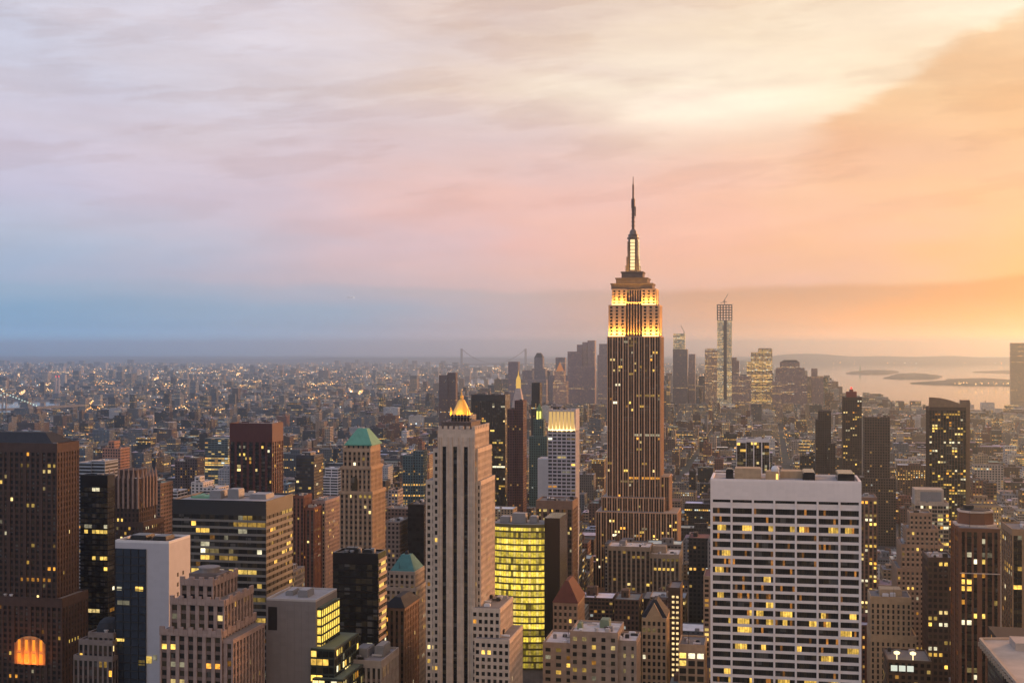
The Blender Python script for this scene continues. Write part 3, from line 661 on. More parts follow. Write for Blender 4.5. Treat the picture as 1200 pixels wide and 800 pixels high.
f4 = Fr(640, 168); b = f4.box(135, 198, 636, 24); bg = (b[0] + .3, b[0] + (b[1] - b[0]) * .58, b[2] - .3, b[2] + 3, 0, b[5] - 3)
th = Thing('glass_fronted_building', 'pale blank-walled block with dark blue glass front and pink-lit windowless side', 'office building', [b], 'pale block with the blue glass front', 800)
a = M(); a.box(b[0], b[1], b[2], b[3], 0, b[5]); th.part('wall', a, stone('pale_blue_panel', (.42, .42, .46), .5, .1, .1))
pa = M(); parapet(pa, b, .7, 1.2); th.part('parapet', pa, white_paint)
ro = M(); roofslab(ro, b, (.05, .05, .055)); th.part('roof', ro, 'rooftop'); plant(th, b, [(.15, .45, .3, .7, 2.2), (.55, .8, .35, .75, 1.8)], dark_metal)
a = M(); a.box(bg[0], bg[1], bg[2] + .05, bg[3], max(0, f4.Z(850)), bg[5]); th.part('glass_front', a, teal_glass)
a = M(); rn = random.Random(5); L = bg[1] - bg[0]
for r in range(int((bg[5] - f4.Z(830)) / 4.1)):
    zz = bg[5] - (r + 1) * 4.1; a.box(bg[0], bg[1], bg[2] - .35, bg[2] - .02, zz - .25, zz + .25)
for i in range(5): x = bg[0] + L * i / 4; a.box(x - .12, x + .12, bg[2] - .3, bg[2] - .03, f4.Z(830), bg[5])
th.part('mullion', a, dark_metal)
for px0, px1, y0_, y1_ in ((137.5, 143, 688, 692), (159, 168, 687, 692), (138, 152, 704, 709), (136, 146, 748, 752), (162, 170, 773, 779), (172, 178, 768, 776), (180, 184, 766, 772)):
    a = M(); a.box(f4.X(px0), f4.X(px1), b[2] - .42, b[2] - .36, f4.Z(y1_), f4.Z(y0_), 0, rnd_lit(rn)); th.part('lit_window', a, 'window_glass')
for i in range(5):
    for j in range(2):
        a = M(); y = b[2] + 9 + j * 6; a.box(b[1] + .02, b[1] + .12, y, y + 1.5, b[5] - 18 - i * 5, b[5] - 16 - i * 5, 0, DARK[2]); th.part('side_window', a, 'window_glass')

f5 = Fr(560, 232); k0 = f5.box(189, 262, 757, 40, dy=-1); k1 = f5.box(187, 260, 741, 38); k2 = f5.box(199, 263, 706, 32, dy=3); k3 = f5.box(211, 250, 684, 26, dy=5); kr = f5.box(255, 273, 748, 36, dy=1)
L5 = tower('stone_setback_building', 'rose stone art deco setback building with scalloped parapets and a drum on top', 'rose stone setback building', 'office building', [k1, k2, k3, kr], [rose_stone, stone('rose_spandrel', (.16, .115, .10))], 4.3, 3.9, 1.7, 1.5, .8, 1.8, 0, None, .25, .05, .0, n=100, seed=6, par=False, side=dict(bay=3.6, pw=1.5))
for bb in (k1, k2, k3):
    a = M(); w = bb[1] - bb[0]; nn = max(4, round(w / 2.2))
    for i in range(nn):
        x = bb[0] + (i + .5) * w / nn; h_ = 2.2 if i % 2 == 0 else 1.1; a.box(x - w / nn * .48, x + w / nn * .48, bb[2] - .35, bb[2] + .6, bb[5] - 1.5, bb[5] + h_)
    nn = 8; d = bb[3] - bb[2]
    for i in range(nn):
        y = bb[2] + .7 + (i + .5) * (d - .7) / nn; h_ = 2.1 if i % 2 else 1.0; a.box(bb[1] - .6, bb[1] + .35, y - d / nn * .45, y + d / nn * .45, bb[5] - 1.5, bb[5] + h_)
    L5.part('scalloped_parapet', a, rose_stone)
a = M(); cx, cy = (k3[0] + k3[1]) / 2, (k3[2] + k3[3]) / 2; a.lathe(cx, cy, [(4.6, k3[5]), (4.6, k3[5] + 4), (5.0, k3[5] + 4.1), (5.0, k3[5] + 4.7), (3.4, k3[5] + 5)], 14); L5.part('roof_drum', a, stone('drum_metal', (.22, .20, .19)))
a = M(); a.box(cx - 7, cx + 8, cy - 6, cy + 5, k3[5], k3[5] + 2.4); L5.part('penthouse', a, stone('sooty_stone', (.15, .12, .11)))

f6 = Fr(640, 110); b0 = f6.box(86, 132, 770, 22, dy=-1); b1 = f6.box(92, 132, 752, 20); b2 = f6.box(103, 133, 744, 18, dy=2)
L6 = tower('domed_roof_building', 'small dark building with a ribbed domed roof and bands of pilasters', 'small domed building', 'office building', [b0, b1, b2], [stone('grey_brown_stone', (.20, .165, .15)), brown_brick], 2.6, 4.2, 1.0, 1.4, .5, 1.5, p=.10, n=60, seed=7)
a = M(); cx, cy = (b2[0] + b2[1]) / 2, (b2[2] + b2[3]) / 2; a.lathe(cx, cy, [(6.5, b2[5]), (6.2, b2[5] + 2.5), (5.0, b2[5] + 5), (3.0, b2[5] + 6.6), (.6, b2[5] + 7.2)], 16)
L6.part('dome', a, slate)

f7 = Fr(740, 258); b = f7.box(202, 312, 588, 42)
L7 = tower('banded_office_block', 'wide office block banded in pale strips, yellow lit floors, green glow on its flat roof', 'wide banded office block', 'office building', [b], [dark_metal, stone('pale_band', (.17, .165, .155), .6, .15)], 6.0, 3.95, .25, 1.35, .5, 7.5, 0, None, -.05, .09, .50, 1.1, seed=9, roof=(.34, .33, .33), n=100, split=2, side=dict(sh=1.9))
plant(L7, b, [(.30, .42, .3, .6, 4.5), (.48, .60, .35, .55, 5.5), (.70, .88, .4, .7, 2.5)], steel)
a = M(); a.box(b[0] + 5, b[0] + 24, b[2] + 14, b[2] + 30, b[5] + .15, b[5] + 1.2); L7.part('roof_terrace', a, stone('green_glow_paint', (.16, .34, .22)))  # green glow on the roof, put into the colour of a slab

f8 = Fr(600, 342); b = f8.box(312, 370, 704, 30); bg = f8.box(352, 377, 712, 26, dy=2); bt = f8.box(364, 392, 757, 36, dy=-2); bt2 = f8.box(366, 402, 790, 44, dy=-4)
th = Thing('grey_slab_building', 'blank grey concrete block with a lit yellow glass corner and green stepped terraces', 'office building', [b, bg, bt, bt2], 'blank grey block', 800)
a = M(); a.box(*b)
for i in range(1, 7): a.box(b[0] + (b[1] - b[0]) * i / 7 - .06, b[0] + (b[1] - b[0]) * i / 7 + .06, b[2] - .06, b[2] - .01, 20, b[5] - .5)
for i in range(12): a.box(b[0] + .05, b[1] - .05, b[2] - .05, b[2] - .012, b[5] - 5 - i * 4, b[5] - 4.88 - i * 4)
th.part('wall', a, stone('grey_concrete', (.21, .19, .185), .8, .15, .12))
a = M(); a.box(b[0] + 1.0, b[0] + 5.5, b[2] - .12, b[2] - .07, b[5] - 14, b[5] - 3); th.part('vent_panel', a, dark_metal)
pa = M(); parapet(pa, b, .6, 1.0); th.part('parapet', pa, pale_grey); ro = M(); roofslab(ro, b, (.28, .27, .27)); th.part('roof', ro, 'rooftop')
plant(th, b, [(.5, .7, .3, .6, 3.0), (.2, .35, .4, .7, 2.0)], steel)
rn = random.Random(12)
for bb, pl in ((bg, .75), (bt, .25), (bt2, .3)):
    a = M(); core(a, bb, ['N', 'W'], .4)
    for fcx in ('N', 'W'):
        L = bb[1] - bb[0] if fcx == 'N' else bb[3] - bb[2]
        face(th, a, bb, fcx, max(2, round(L / 3)), max(2, round((bb[5] - f8.Z(830)) / 3.9)), .2, .9, .4, 1.0, 0, 0, None, .05, 0, 0, pl if bb is not bg else .25, .1, 1.2, rn, zb=f8.Z(835))
    if bb is bg:
        for i_, w_ in enumerate(th.wins):
            if w_[1] is bg and w_[5] > f8.Z(752): th.wins[i_] = w_[:7] + ((1.5, 1.0, .16, 1),)
    th.part('glass_wing', a, stone('dark_green_metal', (.03, .04, .032), .4, .2, .2, .5))
    ro = M(); roofslab(ro, bb, (.10, .13, .10)); th.part('terrace', ro, 'rooftop')
windows(th, 90)

f9 = Fr(680, 418); b = f9.box(390, 443, 650, 15)
L9 = tower('black_slab_building', 'sheer black glass slab with pale banded side in front of the green-pyramid tower', 'black slab', 'office building', [b], [black_glass, stone('side_band', (.45, .36, .28))], 3.2, 3.8, .15, 1.0, .3, 5, p=.012, rowp=.0, n=80, seed=10, roof=(.06, .06, .06), mi_s=0, spd=.05, yb=780)
a = M()
for i in range(26): a.box(b[1] + .05, b[1] + .5, b[2] + .6, b[3] - .4, b[5] - 4 - i * 3.8, b[5] - 2.3 - i * 3.8)
L9.part('side_balcony', a, stone('side_band', (.45, .36, .28)))
rn = random.Random(3)
for i in range(24):
    if rn.random() < .5:
        a = M(); y0_ = b[2] + 2 + rn.random() * 6; a.box(b[1] + .02, b[1] + .12, y0_, y0_ + 8, b[5] - 6.0 - i * 3.8, b[5] - 4.1 - i * 3.8, 0, (1.1, .72, .16, 1)); L9.part('lit_window', a, 'window_glass')
plant(L9, b, [(.2, .5, .3, .7, 2.5), (.6, .8, .3, .6, 1.8)], dark_metal)

f10 = Fr(900, 416); t0 = f10.box(402, 434, 527, 24, dy=2); t1_ = f10.box(399.5, 434.5, 548, 28, dy=1); t2_ = f10.box(398, 436, 577, 32)
L10 = tower('pyramid_roof_tower', 'tan stone tower topped by a green copper pyramid with arched upper windows', 'tan tower with the green pyramid', 'skyscraper', [t0, t1_, t2_], [tan_brick, stone('tan_spandrel', (.20, .14, .10))], 3.3, 3.7, 1.6, 1.6, .6, 1.6, p=.05, n=100, seed=13, yb=650, side=dict(bay=3.2, pw=1.6))
a = M(); cx, cy = (t0[0] + t0[1]) / 2 + 1, (t0[2] + t0[3]) / 2; w = (t0[1] - t0[0]) / 2
lb = (cx - w + 1, cx + w - 1, cy - 11, cy + 11, t0[5] - .5, f10.Z(521)); a.box(*lb); lan_o = L10.part('lantern', a, tan_brick)
a = M()
for i in range(5): x = lb[0] + 2 + i * (lb[1] - lb[0] - 4) / 4; a.box(x - .6, x + .6, lb[2] - .12, lb[2] - .02, lb[4] + .8, lb[5] - .4, 0, DARK[1])
L10.part('lantern_window', a, 'window_glass', lan_o)
a = M(); a.frustum((lb[0] - 1, lb[1] + 1, lb[2] - 1, lb[3] + 1), (cx - 3.4, cx + 3.4, cy - 3, cy + 3), lb[5], f10.Z(503)); a.box(lb[0] - 1.3, lb[1] + 1.3, lb[2] - 1.3, lb[3] + 1.3, lb[5] - .7, lb[5] + .1); L10.part('pyramid_roof', a, copper)
a = M()
for x in (cx - 2.0,): 
    pts = [(x - 2.2, t1_[2] - .75, t1_[5] - 22), (x + 2.2, t1_[2] - .75, t1_[5] - 22)] + [(x + 2.2 * math.cos(t), t1_[2] - .75, t1_[5] - 9 + 3.0 * math.sin(t)) for t in np.linspace(0, pi, 9)]
    a.quad(pts, 0, (.02, .012, .005, 1))
L10.part('arched_window', a, 'window_glass')
a = M(); a.box(t1_[0] - .6, t1_[1] + .6, t1_[2] - .6, t1_[3], t1_[5] - 1.0, t1_[5] + .6); a.box(t2_[0] - .6, t2_[1] + .6, t2_[2] - .6, t2_[3], t2_[5] - 1.0, t2_[5] + .6); L10.part('cornice', a, tan_brick)

f11 = Fr(1300, 295); b = f11.box(269, 319, 497, 30)
tower('red_granite_tower', 'dark red tower with fluted vertical ribs and a solid crown', 'dark red ribbed tower', 'skyscraper', [b], [maroon, black_glass], 6.2, 3.9, 2.4, 1.2, 1.2, 18, p=.10, n=80, seed=14, yb=575, split=2, roof=(.08, .05, .05))
f12 = Fr(1500, 356); b = f12.box(347, 368, 534, 32)
L12 = tower('green_glass_tower', 'dark green glass tower with a row of lit windows beneath its flat top', 'dark green glass tower', 'office building', [b], [teal_glass, teal_glass], 3.6, 3.8, .4, 1.2, .3, 3, p=.06, rowp=.10, n=80, seed=15, yb=588)
plant(L12, b, [(.2, .7, .2, .7, 3)], dark_metal)
f13 = Fr(1100, 378); b = f13.box(365, 381, 588, 40); tower('pink_side_block', 'grey apartment block with a long pink-lit windowed side wall', 'pink-sided block', 'apartment building', [b], [stone('pinkish_brick', (.34, .25, .23)), beige], 3.4, 3.4, 1.7, 1.5, .4, 1.5, p=.05, n=80, seed=16, yb=650)
f14 = Fr(1080, 352); b = f14.box(343, 356, 582, 20); b2 = f14.box(354, 368, 596, 20, dy=2)
tower('red_brick_apartments', 'pair of joined reddish brick apartment slabs left of the pink-sided block', 'reddish joined slabs', 'apartment building', [b, b2], [stone('red_brick', (.20, .085, .06)), brown_brick], 3.4, 3.3, 1.7, 1.5, .4, 1.2, p=.05, n=60, seed=17, yb=660)

# tower with the pale blue grid and lit crown, slab at its side, brown block before it
f19 = Fr(1150, 660); b = f19.box(642, 674.5, 481, 24)
L19 = tower('lit_crown_tower', 'pale grid-faced tower with a brightly lit crown of vertical fins', 'pale tower with the lit crown', 'skyscraper', [b], [stone('pale_blue_grid', (.45, .43, .47)), stone('blue_grey_band', (.38, .38, .44))], 4.1, 3.3, .8, 1.5, .4, 18, p=.05, n=100, seed=19, yb=588, side=dict(bay=4, pw=2.4))
a = M()
for i in range(8):
    x = b[0] + 1 + i * (b[1] - b[0] - 2) / 7; a.box(x - .35, x + .35, b[2] - 1.2, b[2] - .1, b[5] - 17.5, b[5] + .6)
L19.part('crown_fin', a, stone('fin_stone', (.5, .42, .33)))
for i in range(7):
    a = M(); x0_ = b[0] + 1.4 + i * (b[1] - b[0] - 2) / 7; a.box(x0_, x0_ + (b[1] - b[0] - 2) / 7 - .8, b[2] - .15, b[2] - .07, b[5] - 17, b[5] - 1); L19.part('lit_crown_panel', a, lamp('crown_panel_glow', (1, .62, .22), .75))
flood(L19, (b[0] + b[1]) / 2, b[2] - 3, b[5] - 19, (0, .35, 1), 24, .8, 7000, (1, .66, .25), mesh=False)
f19b = Fr(1180, 636); b = f19b.box(630, 643, 538, 22)
th = Thing('blank_white_slab', 'blank off-white slab standing against the pale tower with the lit crown', 'building', [b], 'blank white slab', 590)
a = M(); a.box(*b); th.part('wall', a, stone('offwhite_slab', (.52, .47, .44), .7, .1, .1)); pa = M(); parapet(pa, b, .5, .8); th.part('parapet', pa, white_paint)
f20 = Fr(1050, 650); b = f20.box(628, 671, 588, 30)
tower('brown_pier_block', 'brown block of tall brick piers with orange lit windows below the lit-crown tower', 'brown pier block', 'office building', [b], [stone('warm_brown_brick', (.20, .125, .09)), brown_brick], 5.0, 3.7, 1.9, 1.5, .8, 6, p=.16, n=90, seed=20, yb=690, roof=(.12, .12, .12), split=2)

f22 = Fr(780, 664); b = f22.box(648, 677, 706, 30)
L22 = tower('red_roof_building', 'tan brick building with a steep red pyramid roof beside the glowing curved building', 'red pyramid building', 'building', [b], [stone('warm_tan', (.30, .205, .145)), tan_brick], 3.0, 4.0, 1.5, 1.7, .5, 2, p=.10, n=60, seed=22, yb=740, par=False)
a = M(); cx, cy = (b[0] + b[1]) / 2, (b[2] + b[3]) / 2; a.frustum((b[0] - .5, b[1] + .5, b[2] - .5, b[3] + .5), (cx - 1, cx + 1, cy - 9, cy + 9), b[5] + .1, f22.Z(682)); L22.part('pyramid_roof', a, red_tile)
f23 = Fr(700, 690); b0 = f23.box(668, 724, 742, 30); b1 = f23.box(636, 673, 757, 32, dy=1); b2 = f23.box(718, 746, 752, 24, dy=3)
L23 = tower('beige_loft_building', 'beige brick loft block with a pale tarred roof and a few bright yellow windows', 'beige loft block', 'office building', [b0, b1, b2], [stone('beige_wall', (.33, .25, .195)), beige], 5.2, 4.3, 3.0, 2.0, .5, 2.0, p=.20, n=60, seed=23, roof=(.55, .50, .47))
plant(L23, b0, [(.55, .75, .5, .8, 4), (.1, .2, .3, .5, 3)], stone('green_plant', (.18, .24, .17)))
f24 = Fr(760, 767); b = f24.box(752, 781, 724, 24)
L24 = tower('gabled_gothic_building', 'narrow tan building ending in a steep stone gable and slate roof', 'narrow gabled building', 'office building', [b], [stone('gothic_tan', (.40, .285, .17)), tan_brick], 2.9, 4.0, 1.3, 1.5, .5, 2, p=.10, n=60, seed=24, par=False)
a = M(); cx = (b[0] + b[1]) / 2; w = b[1] - b[0]
for y0_, y1_ in ((b[2] - .1, b[2] + 1.4),):
    i = len(a.v); a.v += [(cx - 5, y0_, b[5]), (cx + 5, y0_, b[5]), (cx, y0_, b[5] + 9), (cx - 5, y1_, b[5]), (cx + 5, y1_, b[5]), (cx, y1_, b[5] + 9)]
    for f in ((0, 1, 2), (5, 4, 3), (1, 4, 5, 2), (0, 2, 5, 3), (3, 4, 1, 0)): a.f.append(tuple(i + k_ for k_ in f)); a.mi.append(0); a.c.append((.3,) * 4); a.p.append((9, 9, 0, 0)); a.uv += [(0, 0)] * len(f)
L24.part('gable', a, stone('gothic_tan', (.40, .285, .17)))
a = M(); a.frustum((b[0] - .2, b[1] + .2, b[2] + 1.5, b[3]), (cx - 1, cx + 1, b[2] + 6, b[3] - 6), b[5] + .15, b[5] + 10); L24.part('hip_roof', a, slate)
f25 = Fr(760, 810); b = f25.box(795, 826, 757, 26)
tower('corniced_loft_building', 'cream corniced loft with big warm windows at the foot of the white slab', 'cream corniced loft', 'office building', [b], [stone('cream_stone', (.42, .31, .20)), tan_brick], 5.0, 4.4, 1.3, 1.3, .7, 4, p=.25, n=40, seed=25, roof=(.13, .13, .13))
f26 = Fr(880, 788); b = f26.box(783, 797, 690, 28)
L26 = tower('dark_stair_tower', 'dark brown slab with one bright column of stair windows', 'dark slab with a lit stair', 'building', [b], [stone('umber_brick', (.075, .05, .04)), brown_brick], 30, 3.6, 1, 3.3, .4, 1.5, p=0, n=4, seed=26, yb=790)
for i in range(16):
    for j in (0, 1):
        a = M(); x = b[0] + 2.6 + j * 2.9; a.box(x, x + 1.7, b[2] - .1, b[2] - .02, b[5] - 6 - i * 3.6, b[5] - 4.4 - i * 3.6, 0, (1.3, .92, .42, 1)); L26.part('stair_window', a, 'window_glass')
f28 = Fr(1160, 755); b = f28.box(712, 762, 642, 30); b1 = f28.box(755, 796, 650, 34, dy=2)
L28 = tower('broad_low_building', 'broad low block with a white roof at the foot of the golden-crowned tower', 'broad white-roofed block', 'building', [b, b1], [beige, brown_brick], 4.2, 4.2, 1.6, 1.8, .5, 3, p=.12, n=50, seed=28, yb=690, roof=(.62, .56, .52))
plant(L28, b1, [(.2, .6, .3, .7, 6)], beige); plant(L28, b, [(.25, .4, .3, .7, 4)], steel)

# right-hand towers
f30 = Fr(1500, 885); b = f30.box(874, 902, 515, 28); b1 = f30.box(863, 875, 516, 26, dy=2)
L30 = tower('white_pier_tower', 'dark tower framed by white piers rising just behind the broad white slab', 'white-piered tower', 'office building', [b, b1], [white_paint, black_glass], 9.0, 3.8, 1.3, .8, .6, 3, p=.10, rowp=.1, n=60, seed=30, yb=552, split=3)
def plain(name, label, short, cat, spec, col, cell=(3.4, 3.6), ww=.55, lit=.08, roof=(.15, .14, .13), yb=800, seed=None, group=None, extra=None):
    fr_, bx = spec; sd = (hash_(label) % 997) / 997.0 if seed is None else seed
    th = Thing(name, label, cat, bx, short, yb, group)
    a = M()
    for b in bx:
        a.box(*b, 0, (*col, ww), (cell[0], cell[1], lit, sd)); ro = M(); roofslab(ro, b, roof, .61); ro.c = [(*roof, 1)] * len(ro.c); th.part('roof', ro, 'rooftop')
        pa = M(); parapet(pa, b, .6, 1.0); pa.c = [(*col, 1)] * len(pa.c); th.part('parapet', pa, 'rooftop')
        if fr_.T < 2000: clutter(th, b, random.Random(hash_(label)), 4)
    th.part('wall', a, 'facade')
    th.boxes = bx
    return th
def hash_(s):
    h = 7
    for ch in s: h = (h * 31 + ord(ch)) % 1000003
    return h
f = Fr(1900, 998); b = f.box(988, 1010, 466, 30); b1 = f.box(992, 1004, 459, 16, dy=6)
L31 = tower('slim_dark_tower', 'slim dark tower with a red-lit cap rising beyond the broad white slab', 'slim dark tower', 'skyscraper', [b], [stone('umber_brick', (.075, .05, .04)), brown_brick], 3.6, 3.4, 1.3, 1.3, .4, 4, p=.07, n=80, seed=31, yb=556)
a = M(); a.box(b1[0], b1[1], b1[2], b1[3], b[5], b1[5]); a.lathe((b1[0] + b1[1]) / 2, b1[2] + 8, [(3, b1[5]), (3, b1[5] + 3), (.5, b1[5] + 4)], 10); cap_o = L31.part('penthouse', a, stone('red_cap', (.20, .05, .045)))
a = M(); a.lathe((b1[0] + b1[1]) / 2, b1[2] + 8, [(1.4, b1[5] + 4), (1.4, b1[5] + 6), (.3, b1[5] + 7)], 8); L31.part('beacon', a, lamp('red_beacon', (1, .08, .06), 2.0), cap_o)
f = Fr(2000, 966); plain('dark_stepped_tower', 'dark slab with two stepped shoulders left of the slim dark tower', 'dark stepped slab', 'skyscraper', (f, [f.box(959, 974, 482, 26), f.box(956, 966, 492, 30, dy=-2), f.box(970, 979, 520, 30, dy=-2)]), (.06, .042, .035), lit=.05, yb=553)
f = Fr(1700, 1028); plain('flat_brown_tower', 'broad brown tower with a pale flat parapet right of the slim dark tower', 'broad brown tower', 'skyscraper', (f, [f.box(1013, 1043, 489, 30), f.box(1008, 1050, 560, 36, dy=-4)]), (.10, .072, .055), lit=.07, roof=(.32, .25, .2), yb=640)
f34 = Fr(1500, 1110); b = f34.box(1089, 1132, 478, 34)
L34 = tower('curved_top_tower', 'dark apartment tower with a swooping curved screen on its roof and scattered lit flats', 'dark tower with the curved top', 'skyscraper', [b], [stone('umber_brick', (.075, .05, .04)), black_glass], 3.2, 3.3, .8, 1.2, .4, 3, p=.20, n=100, seed=34, yb=610)
a = M(); n_ = 14; ys = (b[2] + 1, b[2] + 4)
prof = [(b[0] + (b[1] - b[0]) * i / n_, b[5] + 1.5 + 11.0 * (1 - (i / n_) ** 2.2)) for i in range(n_ + 1)]
for i in range(n_):
    (xa, za_), (xb, zb_) = prof[i], prof[i + 1]
    a.quad([(xa, ys[0], b[5]), (xb, ys[0], b[5]), (xb, ys[0], zb_), (xa, ys[0], za_)]); a.quad([(xb, ys[1], b[5]), (xa, ys[1], b[5]), (xa, ys[1], za_), (xb, ys[1], zb_)]); a.quad([(xa, ys[0], za_), (xb, ys[0], zb_), (xb, ys[1], zb_), (xa, ys[1], za_)])
a.quad([(b[0], ys[1], b[5]), (b[0], ys[0], b[5]), (b[0], ys[0], prof[0][1]), (b[0], ys[1], prof[0][1])])
L34.part('roof_screen', a, stone('tan_screen', (.22, .15, .10)))
a = M(); a.box(b[1] - 4, b[1] + 6, b[2] + 10, b[2] + 24, 0, b[5] + 9); L34.part('lift_tower', a, stone('tan_screen', (.22, .15, .10)))
f = Fr(1200, 1090); b = f.box(1072, 1112, 590, 30); b1 = f.box(1072, 1106, 574, 24, dy=3)
L35 = tower('lit_band_building', 'pale block with a solid grey top and bright white lit floors beneath', 'pale block with lit floors', 'office building', [b], [stone('pale_tan', (.42, .34, .27)), beige], 5, 3.9, .5, 1.3, .4, 2, p=.2, rowp=.55, n=80, seed=35, yb=680, split=2)
a = M(); a.box(*b1[:4], b[5], b1[5]); L35.part('penthouse', a, stone('pale_tan', (.42, .34, .27))); a = M(); a.box(b1[0] + 5, b1[1] - 2, b1[2] - .2, b1[2] - .02, b[5] + 2, b1[5] - 2); L35.part('louvre_panel', a, steel)
f = Fr(900, 1078); z0 = f.box(1066, 1092, 604, 18, dy=8); z1 = f.box(1062, 1100, 622, 26, dy=5); z2 = f.box(1056, 1106, 640, 34, dy=2); z3 = f.box(1051, 1110, 668, 40)
L36 = tower('ziggurat_building', 'tan brick ziggurat stepping back to a blocky top beside the octagonal-topped brown tower', 'tan ziggurat', 'office building', [z0, z1, z2, z3], [stone('ziggurat_brick', (.30, .205, .14)), tan_brick], 3.2, 3.6, 1.6, 1.6, .5, 1.4, p=.05, n=100, seed=36, yb=770)
f = Fr(850, 1050); b = f.box(1020, 1068, 701, 26); b1 = f.box(1028, 1060, 693, 16, dy=5); b2 = f.box(1020, 1074, 745, 32, dy=-2)
L37 = tower('pale_tan_block', 'plain pale tan block with closely set window columns low beside the white slab', 'plain pale tan block', 'office building', [b, b2], [stone('sandy_wall', (.40, .30, .19)), tan_brick], 3.4, 3.7, 1.9, 1.2, .5, 4, p=.02, n=90, seed=37, yb=765)
plant(L37, b, [(.25, .8, .3, .8, 4)], stone('sandy_wall', (.40, .30, .19)))
f38 = Fr(700, 1146); b = f38.box(1124, 1172, 619, 32)
L38 = tower('octagonal_top_tower', 'rust brown tower with a white-edged eight-sided crown and vertical piers', 'rust brown octagonal tower', 'skyscraper', [b], [rust, black_glass], 4.3, 3.8, 1.1, 1.1, .7, 2, 3, 2.6, p=.12, rowp=.0, n=100, seed=38, par=False, split=1)
cx, cy = (b[0] + b[1]) / 2, (b[2] + b[3]) / 2; r = (b[1] - b[0]) / 2
a = M(); a.lathe(cx, cy, [(r * 1.13, b[5]), (r * 1.13, b[5] + 1.0)], 8, rot=pi / 8); L38.part('cornice', a, stone('cornice_white', (.55, .45, .37)))
a = M(); a.lathe(cx, cy, [(r * .95, b[5] + 1.0), (r * .88, b[5] + 7.5)], 8, rot=pi / 8); crown_o = L38.part('crown', a, rust)
a = M(); a.lathe(cx, cy, [(r * .93, b[5] + 7.5), (r * .93, b[5] + 8.5)], 8, rot=pi / 8); L38.part('crown_rim', a, stone('cornice_white', (.55, .45, .37)), crown_o)
a = M(); a.lathe(cx, cy, [(r * .8, b[5] + 8.52), (r * .8, b[5] + 8.9)], 8, rot=pi / 8); a.box(cx - 6, cx - 1, cy - 3, cy + 3, b[5] + 8.9, b[5] + 11); L38.part('roof', a, slate)
a = M(); a.box(b[0] + .3, b[1] - .1, b[2] - .75, b[2] - .28, f38.Z(672), f38.Z(671)); L38.part('ledge', a, stone('cornice_white', (.55, .45, .37)))
f = Fr(800, 1200); b = f.box(1186, 1240, 622, 36)
tower('tan_pier_office', 'tan office block with dark bays and lit orange floors right of the octagonal tower', 'tan pier office', 'office building', [b], [stone('tan_pier', (.30, .20, .12)), black_glass], 7, 3.9, 1.8, 1.3, .7, 3, p=.10, rowp=.25, n=80, seed=39, split=2)
f = Fr(820, 1104); b = f.box(1087, 1118, 655, 30)
tower('dark_brown_block', 'dark brown block with short rows of white lit windows tucked between ziggurat and octagonal tower', 'dark brown block', 'office building', [b], [stone('umber_brick', (.075, .05, .04)), brown_brick], 3.2, 3.9, 1.2, 1.6, .4, 2, p=.05, rowp=.30, n=90, seed=42, yb=790)
f = Fr(1000, 1018); b = f.box(1008, 1028, 584, 30)
tower('narrow_lit_block', 'narrow brown block peppered with orange lights behind the corner of the white slab', 'narrow peppered block', 'apartment building', [b], [stone('warm_brown_brick', (.20, .125, .09)), brown_brick], 3.0, 3.4, 1.3, 1.4, .4, 2, p=.30, n=90, seed=43, yb=720)
f = Fr(560, 1190); b = f.box(1156, 1300, 760, 46)
th = Thing('pale_roofed_building', 'building whose broad pale roof and toothed eave fill the corner below the tan pier office', 'building', [b], 'pale-roofed corner building', 800)
ex0 = f.X(1149); zr = f.Z(749); a = M(); a.box(b[0] + 8, b[1], b[2] + 6, b[3], 0, zr - 4, 0, (.05, .04, .035, .5), (4, 4, .12, .4)); th.part('wall', a, 'facade')
a = M(); i = len(a.v); nw, ne = gnd(1149, 749, zr), None
P1 = gnd(1149, 749, zr); P2 = gnd(1200, 806, zr); P3 = gnd(1300, 930, zr); P4 = gnd(1340, 749, zr)
a.v += [(*P1, zr), (*P2, zr), (*P3, zr), (*P4, zr)] + [(*P1, zr - 2.2), (*P2, zr - 2.2), (*P3, zr - 2.2), (*P4, zr - 2.2)]
for fcs in ((0, 1, 2, 3), (4, 5, 1, 0), (5, 6, 2, 1), (6, 7, 3, 2), (7, 4, 0, 3), (7, 6, 5, 4)): a.f.append(fcs); a.mi.append(0); a.c.append((.42, .34, .27, 1)); a.p.append((9, 9, 0, 0)); a.uv += [(0, 0)] * 4
th.part('roof', a, 'rooftop')
a = M(); d = Vector((P3[0] - P1[0], P3[1] - P1[1])); nrm = Vector((d.y, -d.x)).normalized(); Ld = d.length; d.normalize()
if nrm.dot(Vector((P4[0] - P1[0], P4[1] - P1[1]))) > 0: nrm = -nrm
a.bar((*P1, zr + .2), (*P3, zr + .2), .9); a.bar((*P1, zr + .2), (*P4, zr + .2), .9)
for i in range(46):
    p_ = Vector(P1) + d * (i + .5) * Ld / 46 + nrm * .9; a.box(p_.x - .45, p_.x + .45, p_.y - .45, p_.y + .45, zr - 2.4, zr - .6)
th.part('eave', a, stone('eave_stone', (.45, .33, .23)))
a = M(); cxp = gnd(1190, 762, zr); a.box(cxp[0], cxp[0] + 30, cxp[1], cxp[1] + 14, zr + .02, zr + 3.2, 0, (.40, .32, .26, 1)); th.part('penthouse', a, 'rooftop')
f = Fr(740, 1060); b = f.box(1040, 1092, 775, 30)
th = plain('floodlit_low_building', 'low dark building with white floodlit panels on its roof front', 'low floodlit building', 'building', (f, [b]), (.10, .07, .05), lit=.10)
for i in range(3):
    a = M(); x0_ = f.X(1044 + i * 9.5); a.box(x0_, x0_ + 3.6, b[2] - .3, b[2] - .05, b[5] - 5.5, b[5] - 2.2); th.part('lit_panel', a, lamp('panel_glow', (.85, .9, .75), .9))
